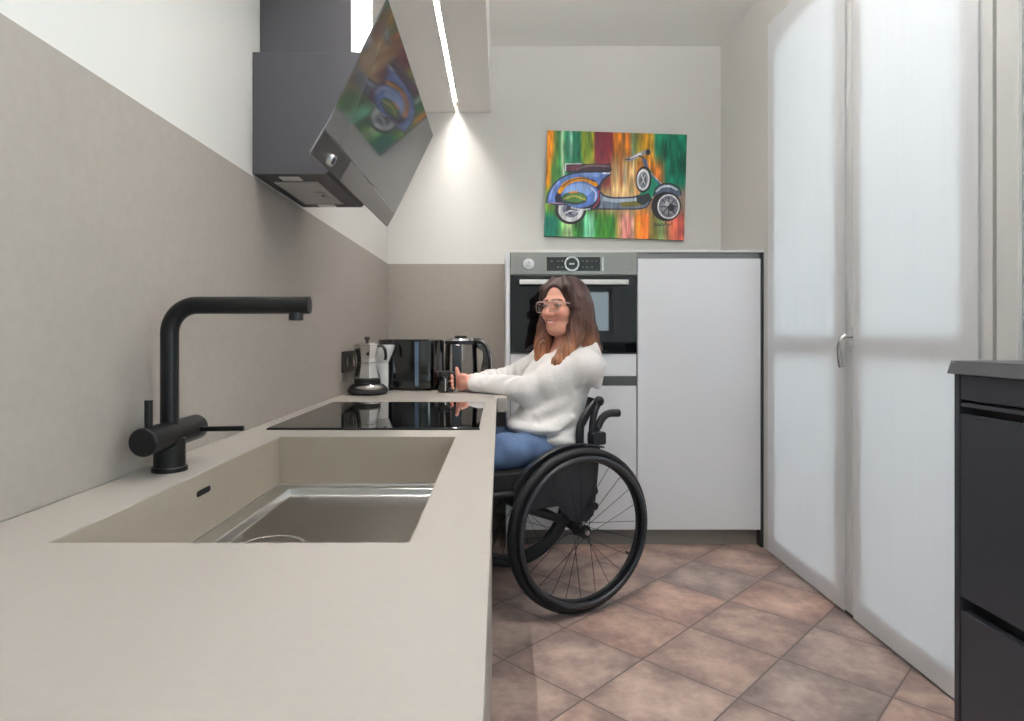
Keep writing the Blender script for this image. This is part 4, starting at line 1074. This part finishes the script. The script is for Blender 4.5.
# skin tones: lips, brows, cheeks, lashes
rel = (V-np.array(HC))@HM.T
col = np.tile(np.array([222, 166, 145], float), (len(V), 1))
def paintv(mask, c):
    m = np.clip(mask, 0, 1)[:, None]; col[:] = col*(1-m)+np.array(c, float)*m
def gd(c, r): return np.sqrt((((rel-np.array(c))/np.array(r))**2).sum(1))
head_m = (rel[:, 2] > -0.13) & (np.abs(rel[:, 1]) < 0.1) & (np.abs(rel[:, 0]) < 0.14)
for s in (1, -1): paintv(np.exp(-gd((0.068, s*0.040, -0.034), (0.03, 0.022, 0.020))**2)*0.6*head_m, (214, 128, 112))
paintv(np.exp(-gd((0.104, 0, -0.036), (0.015, 0.013, 0.012))**2)*0.5*head_m, (214, 132, 116))
def dseg(P_):
    d = np.full(len(V), 1e9)
    for a, b in zip(P_, P_[1:]):
        a, b = np.array(a), np.array(b); ab = b-a; t = np.clip(((rel-a)@ab)/(ab@ab), 0, 1); d = np.minimum(d, np.linalg.norm(rel-a-t[:, None]*ab, axis=1))
    return d
lip = [(0.078, -0.022, -0.060), (0.088, -0.012, -0.0655), (0.091, 0, -0.067), (0.088, 0.012, -0.0655), (0.078, 0.022, -0.060)]
paintv(np.clip((0.0092-dseg(lip))/0.003, 0, 1)*0.8, (196, 108, 102))
paintv(np.clip((0.0042-dseg([(a+0.001, b*0.8, c+0.0008) for a, b, c in lip]))/0.002, 0, 1), (236, 216, 208))
for s in (1, -1):
    br = [(0.088, s*0.012, 0.019), (0.085, s*0.030, 0.0235), (0.070, s*0.047, 0.018)]
    paintv(np.clip((0.0055-dseg(br))/0.003, 0, 1)*0.85, (96, 66, 54))
    ey = [(0.084, s*0.0205, 0.0), (0.0875, s*0.031, 0.0015), (0.080, s*0.043, 0.0)]
    paintv(np.clip((0.0062-dseg(ey))/0.0028, 0, 1)*0.9, (92, 62, 54))
    paintv(np.clip((0.0034-dseg([(0.084, s*0.023, 0.0), (0.0865, s*0.031, 0.0), (0.081, s*0.040, 0.0)]))/0.002, 0, 1)*0.9, (212, 200, 196))
    paintv(np.clip((0.0036-dseg([(0.0868, s*0.0312, -0.002), (0.0868, s*0.0312, 0.002)]))/0.0018, 0, 1), (48, 34, 30))
hand_m = (V[:, 0] < -0.12) & (V[:, 2] > 0.7)
paintv(hand_m*0.55, (228, 164, 150))
tips = np.exp(-(np.linalg.norm((V-np.array((-0.176, 2.616, 0.866)))/0.02, axis=1))**2); paintv(tips*0.4, (226, 160, 150))
def set_cols(o, c):
    a = o.data.color_attributes.new('Col', 'FLOAT_COLOR', 'POINT'); full = np.ones((len(c), 4), np.float32); full[:, :3] = srgb2lin(np.clip(c, 0, 255)/255); a.data.foreach_set('color', full.ravel())
set_cols(body, col)

# hoodie
def folds(f, amp, kx):
    pass
def build_hoodie():
    f = Field((-0.20, 2.22, 0.54), (0.50, 2.90, 1.03), 0.0034)
    f.ell(W(-0.005, 0, 0.650), (0.112, 0.168, 0.080), 0.03, M=CM)
    f.ell(W(-0.03, 0, 0.725), (0.112, 0.158, 0.12), 0.05, M=CM)
    f.ell(W(-0.065, 0, 0.835), (0.115, 0.158, 0.115), 0.06, M=CM)
    for s in (1, -1):
        f.ell(W(0.008, s*0.065, 0.815), (0.055, 0.06, 0.06), 0.04, M=CM)
        f.cone(W(-0.098, s*0.03, 0.912), sh[s]+Vector((0, 0, 0.002)), 0.042, 0.054, 0.05)
        m1 = sh[s].lerp(elb[s], 0.5)+Vector((0, 0, -0.012)); m2 = elb[s].lerp(wri[s], 0.5)+Vector((0, 0, -0.002))
        e2 = elb[s]+Vector((0, 0, -0.012))
        f.cone(sh[s], m1, 0.060, 0.058, 0.045, rip=0.0024, rf=11)
        f.cone(m1, e2, 0.058, 0.055, 0.03, rip=0.0034, rf=14)
        f.cone(e2, m2, 0.055, 0.043, 0.03, rip=0.0034, rf=16)
        en = wri[s].lerp(elb[s], 0.06)
        f.cone(m2, en, 0.044, 0.0345, 0.02, rip=0.0024, rf=16)
    f.ell(W(0.055, 0, 0.648), (0.105, 0.170, 0.036), 0.03, M=CM)
    # hem band and pouch
    for i in range(28):
        t0, t1 = 2*PI*i/28, 2*PI*(i+1)/28
        g_ = lambda t: W(-0.006+0.104*math.cos(t), 0.160*math.sin(t), 0.600+0.010*math.cos(t))
        f.cone(g_(t0), g_(t1), 0.017, 0.017, 0.012)
    f.ell(W(0.072, 0, 0.665), (0.035, 0.10, 0.05), 0.03, M=CM)
    # broad folds over belly and flank
    for (p0, p1, r) in (((0.09, 0.10, 0.64), (-0.02, 0.17, 0.70), 0.010), ((0.085, 0.09, 0.70), (-0.03, 0.165, 0.78), 0.011), ((0.06, 0.14, 0.615), (-0.07, 0.165, 0.64), 0.010)):
        f.cone(W(*p0), W(*p1), r*0.62, r*0.4, 0.03)
    for (p0, p1, r) in (((0.095, 0.115, 0.672), (-0.02, 0.180, 0.735), 0.007), ((0.075, 0.135, 0.628), (-0.05, 0.182, 0.662), 0.006), ((0.06, 0.155, 0.735), (-0.07, 0.182, 0.80), 0.007), ((0.02, 0.180, 0.70), (-0.09, 0.165, 0.72), 0.006)):
        f.cone(W(*p0), W(*p1), r*0.6, r*0.6, 0.028, op='sub')
    # collar
    f.cone(W(-0.098, 0, 0.930), W(-0.105, 0, 0.962), 0.070, 0.064, 0.03)
    # hood lying on the back
    f.ell(W(-0.180, 0, 0.900), (0.040, 0.100, 0.085), 0.025, M=CM)
    f.ell(W(-0.200, 0.0, 0.845), (0.030, 0.070, 0.062), 0.025, M=CM)
    for i in range(14):
        t0, t1 = PI*(0.18+1.64*i/14)+PI, PI*(0.18+1.64*(i+1)/14)+PI
        t0, t1 = PI*(-0.62+1.24*i/14), PI*(-0.62+1.24*(i+1)/14)
        g_ = lambda t: W(-0.118-0.080*math.cos(t), 0.092*math.sin(t), 0.955+0.012*math.cos(t)-0.02*abs(math.sin(t)))
        f.cone(g_(t0), g_(t1), 0.017, 0.017, 0.012)
    f.chain([W(-0.205, 0.02, 0.955), W(-0.235, 0.045, 0.88), W(-0.222, 0.05, 0.80)], [0.016, 0.020, 0.012], 0.02)
    f.chain([W(-0.17, 0.10, 0.94), W(-0.20, 0.085, 0.86), W(-0.20, 0.06, 0.81)], [0.010, 0.014, 0.010], 0.02)
    f.chain([W(-0.20, 0.075, 0.945), W(-0.222, 0.068, 0.87)], [0.006, 0.006], 0.012, op='sub')
    f.chain([W(-0.120, 0.135, 0.955), W(-0.160, 0.118, 0.88), W(-0.168, 0.105, 0.79)], [0.010, 0.013, 0.010], 0.022, op='sub')
    f.chain([W(-0.175, 0.085, 0.96), W(-0.205, 0.080, 0.88), W(-0.205, 0.065, 0.80)], [0.016, 0.020, 0.014], 0.018)
    # neck opening
    f.cone(W(-0.090, 0, 0.945), W(-0.085, 0, 1.03), 0.050, 0.066, 0.012, op='sub')
    f.cone(W(-0.040, 0, 0.930), W(-0.01, 0, 0.985), 0.022, 0.040, 0.014, op='sub')
    # nothing below the counter top along the forearms
    f.cone(W(0.0, 0, 0.3), W(0.0, 0, 0.3), 0.01, 0.01, 0)
    return f
f = build_hoodie()
sl, x, y, z = f._sub(f.lo, f.lo+f.n*f.h)
xm = int((0.03-f.lo[0])/f.h)      # flatten the sleeves where they rest on the counter top
f.F[:xm] = np.maximum(f.F[:xm], (ZT+0.0025-z)*np.ones_like(f.F[:xm]))
V, Q = f.mesh(); V = relax(V, Q, 2, 0.5)
hoodie = np_mesh('hoodie', V, Q, mat('hoodie_fleece', (237, 234, 233), 0.95, spec=0.15, var=0.03, vscale=25, bump=1.0, bscale=24, sheen=0.3), body)
# cuffs as their own ribbed bands
for s in (1, -1):
    d = (elb[s]-wri[s]).normalized(); c0 = wri[s]-d*0.006; bm = BM()
    pr = []
    cyl(bm, c0, c0+d*0.040, 0.0315, 0.0345, 28)
    for v in bm.verts: v.co.z = max(v.co.z, ZT+0.002)
    cf = obj('cuff', bm, mat('hoodie_fleece', (0, 0, 0)), hoodie, smooth=True, bevel=0.004)
# draw cords
bm = BM()
tube(bm, spline([W(-0.030, 0.028, 0.945), W(0.012, 0.036, 0.90), W(0.040, 0.040, 0.85), W(0.052, 0.042, 0.80)], 8), 0.003, 8)
obj('draw_cord', bm, M_whitep, hoodie, smooth=True)

# jeans
def build_jeans():
    f = Field((-0.37, 2.02, 0.13), (0.42, 2.86, 0.70), 0.0042)
    f.ell(W(-0.000, 0, 0.600), (0.092, 0.148, 0.080), 0.03, M=CM)
    for s in (1, -1):
        kn = kne[s]; mid = hip[s].lerp(kn, 0.5)+Vector((0, 0, 0.004))
        f.cone(hip[s], mid, 0.068, 0.064, 0.03, rip=0.0015, rf=10)
        f.cone(mid, kn, 0.064, 0.058, 0.03, rip=0.002, rf=14)
        f.chain([kn, kn.lerp(ank[s], 0.5), ank[s]+Vector((0, 0, 0.02))], [0.058, 0.054, 0.047], 0.02, rip=0.002, rf=12)
    return f
f = build_jeans()
sl, x, y, z = f._sub(f.lo, f.lo+f.n*f.h)
# flat where they lie on the cushion
A2 = (x-OX)*fx+(y-OY)*fy
f.F[:] = np.where((A2 < 0.408) & (z > 0.40), np.maximum(f.F, (0.5165-z)*np.ones_like(f.F)), f.F)
V, Q = f.mesh(); V = relax(V, Q, 2, 0.5)
jn = np_mesh('jeans', V, Q, mat('denim', (94, 116, 152), 0.85, spec=0.2, var=0.22, vscale=14, bump=0.3, bscale=500), body)
jn['label'] = 'mid-blue denim jeans'

# shoes
for s in (1, -1):
    f = Field(np.array(W(0.39, s*0.078, 0.12))-np.array((0.2, 0.2, 0.055)), np.array(W(0.39, s*0.078, 0.12))+np.array((0.2, 0.2, 0.11)), 0.0035)
    f.chain([ank[s]+Vector((0, 0, -0.005)), W(0.33, s*0.075, 0.125)], [0.043, 0.042], 0.02)
    f.chain([W(0.325, s*0.075, 0.115), W(0.41, s*0.078, 0.118), W(0.505, s*0.082, 0.106)], [0.036, 0.040, 0.028], 0.03)
    zz = f._sub(f.lo, f.lo+f.n*f.h)[3]; f.F[:] = np.maximum(f.F, (0.0915-zz)*np.ones_like(f.F))
    V, Q = f.mesh(); V = relax(V, Q, 2, 0.5)
    shoe = np_mesh('shoe', V, Q, mat('shoe_white', (226, 226, 226), 0.6), body)
    bm = BM(); out = []
    for (a0, hw_) in ((0.205, 0.022), (0.215, 0.034), (0.26, 0.036), (0.33, 0.040), (0.40, 0.036), (0.44, 0.024), (0.452, 0.010)): out.append((a0, hw_))
    poly_ = [(a0, h_) for a0, h_ in out]+[(a0, -h_) for a0, h_ in out[::-1]]
    prism(bm, poly_, lambda x, y, t: W(x+0.08, s*0.078+y, t), 0.0768, 0.0925); obj('sole', bm, M_rubber, shoe, bevel=0.004)
    for i in range(4):
        bm = BM(); a0 = 0.39+0.022*i; tube(bm, [W(a0, s*0.078-0.022, 0.143-0.005*i), W(a0, s*0.078, 0.158-0.006*i), W(a0, s*0.078+0.022, 0.143-0.005*i)], 0.003, 6)
        obj('lace', bm, M_black, shoe, smooth=True)

# hair
def build_hair():
    f = Field((0.06, 2.34, 0.84), (0.48, 2.78, 1.26), 0.003)
    f.ell(Hd(-0.020, 0, 0.030), (0.106, 0.086, 0.094), 0.0, M=HM)
    # back mass
    f.ell(Hd(-0.060, 0, -0.03), (0.058, 0.080, 0.09), 0.03, M=HM)
    f.chain([Hd(-0.070, 0.02, -0.02), Hd(-0.100, 0.03, -0.12), Hd(-0.130, 0.040, -0.19), Hd(-0.150, 0.045, -0.225)], [0.058, 0.048, 0.034, 0.014], 0.03)
    f.chain([Hd(-0.070, -0.03, -0.02), Hd(-0.080, -0.045, -0.12), Hd(-0.085, -0.05, -0.19)], [0.055, 0.048, 0.034], 0.03)
    # near side: from the parting down beside the face to the chest
    f.chain([Hd(0.030, 0.030, 0.108), Hd(0.050, 0.062, 0.070), Hd(0.034, 0.080, 0.0)], [0.014, 0.018, 0.020], 0.012)
    f.chain([Hd(-0.01, 0.074, 0.03), Hd(0.000, 0.080, -0.06), Hd(0.026, 0.078, -0.125), Hd(0.072, 0.068, -0.180), Hd(0.106, 0.058, -0.222), Hd(0.120, 0.050, -0.250)], [0.021, 0.024, 0.028, 0.028, 0.024, 0.010], 0.02)
    f.chain([Hd(-0.04, 0.070, 0.0), Hd(-0.045, 0.076, -0.09), Hd(-0.060, 0.072, -0.15), Hd(-0.075, 0.066, -0.20)], [0.026, 0.028, 0.028, 0.014], 0.02)
    f.chain([Hd(0.026, 0.080, 0.03), Hd(0.033, 0.078, -0.04), Hd(0.042, 0.066, -0.085), Hd(0.052, 0.066, -0.14)], [0.011, 0.012, 0.014, 0.016], 0.015)
    # far side: falls in front of the far shoulder
    f.chain([Hd(0.030, -0.030, 0.106), Hd(0.052, -0.060, 0.066), Hd(0.040, -0.078, 0.0)], [0.014, 0.017, 0.018], 0.012)
    f.chain([Hd(0.000, -0.078, 0.02), Hd(0.012, -0.084, -0.07), Hd(0.036, -0.076, -0.14), Hd(0.060, -0.064, -0.205), Hd(0.070, -0.058, -0.245)], [0.022, 0.025, 0.030, 0.024, 0.012], 0.02)
    f.chain([Hd(0.030, -0.076, 0.00), Hd(0.044, -0.074, -0.08), Hd(0.066, -0.066, -0.16), Hd(0.080, -0.060, -0.225)], [0.014, 0.018, 0.021, 0.012], 0.02)
    # face opening and parting
    f.ell(Hd(0.100, 0, -0.005), (0.068, 0.062, 0.092), 0.012, 'sub', M=HM)
    f.ell(Hd(0.095, 0, -0.09), (0.060, 0.052, 0.07), 0.012, 'sub', M=HM)
    f.chain([Hd(0.075, 0, 0.112), Hd(0.03, 0, 0.131), Hd(-0.03, 0, 0.133)], [0.006, 0.005, 0.003], 0.006, op='sub')
    return f
f = build_hair()
sl, x, y, z = f._sub(f.lo, f.lo+f.n*f.h)
ang = np.arctan2((y-HC.y), (x-HC.x))
dz = np.clip((1.19-z)/0.15, 0, 1)
f.F += (dz*(0.0022*np.sin(ang*46+6*z)+0.0016*np.sin(ang*85+14*z+1.3))).astype(np.float32)
V, Q = f.mesh(); V = relax(V, Q, 1, 0.4)
hm = vcol_mat('hair', 0.42, 0.4, 0.0)
nt = hm.node_tree; b_ = nt.nodes['Principled BSDF']; tc = nt.nodes.new('ShaderNodeTexCoord'); mp = nt.nodes.new('ShaderNodeMapping')
mp.inputs['Scale'].default_value = (220, 220, 9); n_ = nt.nodes.new('ShaderNodeTexNoise'); n_.inputs['Scale'].default_value = 1.0; n_.inputs['Detail'].default_value = 3
nt.links.new(tc.outputs['Object'], mp.inputs[0]); nt.links.new(mp.outputs[0], n_.inputs['Vector'])
bp = nt.nodes.new('ShaderNodeBump'); bp.inputs['Strength'].default_value = 0.8; bp.inputs['Distance'].default_value = 0.003
nt.links.new(n_.outputs['Fac'], bp.inputs['Height']); nt.links.new(bp.outputs[0], b_.inputs['Normal'])
hair = np_mesh('hair', V, Q, hm, body)
relh = (V-np.array(HC))@HM.T; a_ = np.arctan2(V[:, 1]-HC.y, V[:, 0]-HC.x)
t = np.clip((0.055-relh[:, 2])/0.25, 0, 1)
st = 0.5+0.5*np.sin(a_*37+5*np.sin(a_*11)+4*V[:, 2]*3)
ramp = lambda k: np.interp(t, [0, 0.3, 0.6, 0.85, 1], [[66, 78, 94, 128, 146], [48, 55, 63, 84, 96], [45, 48, 51, 59, 66]][k])
hc_ = np.stack([ramp(k) for k in range(3)], 1)*(0.84+0.32*st[:, None])
set_cols(hair, hc_); hair['label'] = 'long dark brown hair fading to auburn ends'

# glasses
gl = obj('glasses', BM(), mat('clear_pink_frame', (208, 184, 180), 0.2, spec=0.6), body)
bm = BM()
for s in (1, -1):
    rr = [Hd(0.1045-0.010*((v_+0.0)/0.026)**2*0.25, s*0.033+v_, -0.006+w_) for v_, w_ in round_rect(-0.026, 0.026, -0.021, 0.020, 0.011, 6)]
    tube(bm, rr, 0.0013, 8, closed=True)
    tube(bm, [Hd(0.102, s*0.059, 0.008), Hd(0.085, s*0.073, 0.008), Hd(0.03, s*0.078, 0.006), Hd(-0.02, s*0.079, -0.002)], 0.0016, 8)
    tube(bm, [Hd(0.1055, s*0.011, 0.013), Hd(0.1035, s*0.033, 0.0145), Hd(0.102, s*0.057, 0.011)], 0.0022, 8)
tube(bm, spline([Hd(0.1055, -0.008, 0.0), Hd(0.108, 0, 0.004), Hd(0.1055, 0.008, 0.0)], 4), 0.002, 8)
bm.to_mesh(gl.data); bm.free()
for p in gl.data.polygons: p.use_smooth = True
for s in (1, -1):
    bm = BM(); q_ = round_rect(-0.0255, 0.0255, -0.0205, 0.0195, 0.011, 6)
    prism(bm, q_, lambda v_, w_, t: Hd(0.1035+t, s*0.033+v_, -0.006+w_), 0, 0.0012); obj('lens', bm, M_lens, gl)
# ------------------------------------------------------------------ light: daylight through the glazing, the strip in the panel and added fill lights
wd = bpy.data.worlds.new('daylight'); bpy.context.scene.world = wd; wd.use_nodes = True
bg = wd.node_tree.nodes['Background']; bg.inputs[0].default_value = (0.82, 0.92, 1.0, 1); bg.inputs[1].default_value = SKY
def portal(name, loc, rot, sx, sy):
    L = bpy.data.lights.new(name, 'AREA'); L.shape = 'RECTANGLE'; L.size = sx; L.size_y = sy
    L.cycles.is_portal = True
    o = bpy.data.objects.new(name, L); o.location = loc; o.rotation_euler = rot; C.objects.link(o)
portal('door_daylight', (XR+0.27, (DY0+DY1)/2, DZ/2), (0, PI/2, 0), DZ, DY1-DY0)
portal('window_daylight', ((WX0+WX1)/2, YF-0.19, (WZ0+WZ1)/2), (PI/2, 0, 0), WX1-WX0, WZ1-WZ0)
portal('added_side_daylight', (XR2+0.19, (V0+V1)/2, (VZ0+VZ1)/2), (0, PI/2, 0), VZ1-VZ0, V1-V0)  # portal for the added side window
# uplighter pendant added out of view above the frame, for fill light
cl = thing('added_fill_pendant', 'added unseen white uplighter pendant giving fill light above the middle of the room', 'lamp', (CLX, CLY, ZC))
bm = BM(); lathe(bm, [(0.045, -0.0005), (0.045, -0.02), (0.02, -0.03)], (CLX, CLY, ZC), 28); obj('ceiling_rose', bm, M_whitep, cl, smooth=True)
obj('cord', cyl(BM(), (CLX, CLY, ZC-0.03), (CLX, CLY, 2.19), 0.004, n=10), M_whitep, cl)
bm = BM(); lathe(bm, [(0.24, 2.245), (0.235, 2.21), (0.17, 2.155), (0.05, 2.13), (0.01, 2.13)], (CLX, CLY, 0), 44)
obj('fill_lamp_bowl', bm, M_whitep, cl, smooth=True)
bm = BM(); lathe(bm, [(0.22, 2.2455), (0.21, 2.252), (0.02, 2.255)], (CLX, CLY, 0), 40)
obj('fill_lamp_diffuser', bm, mat('fill_lamp_diffuser', (255, 255, 255), 0.5, emit=(255, 251, 247), estr=FILL_LAMP_STR), cl, smooth=True)

cam = bpy.data.cameras.new('camera'); co_ = bpy.data.objects.new('camera', cam); C.objects.link(co_)
co_.location = (0, 0, EYE); co_.rotation_euler = (PI/2, 0, 0)
cam.sensor_width = 36; cam.lens = 36*F_PX/1024; cam.shift_x = (512-CXP)/1024; cam.shift_y = -(360.5-CYP)/1024
cam.clip_start = 0.02
sc = bpy.context.scene; sc.camera = co_
sc.view_settings.view_transform = 'Standard'; sc.view_settings.look = 'None'
sc.view_settings.exposure = EXPO; sc.view_settings.gamma = 1; sc.view_settings.use_curve_mapping = False
sc.cycles.max_bounces = 12; sc.cycles.diffuse_bounces = 6; sc.cycles.transparent_max_bounces = 12
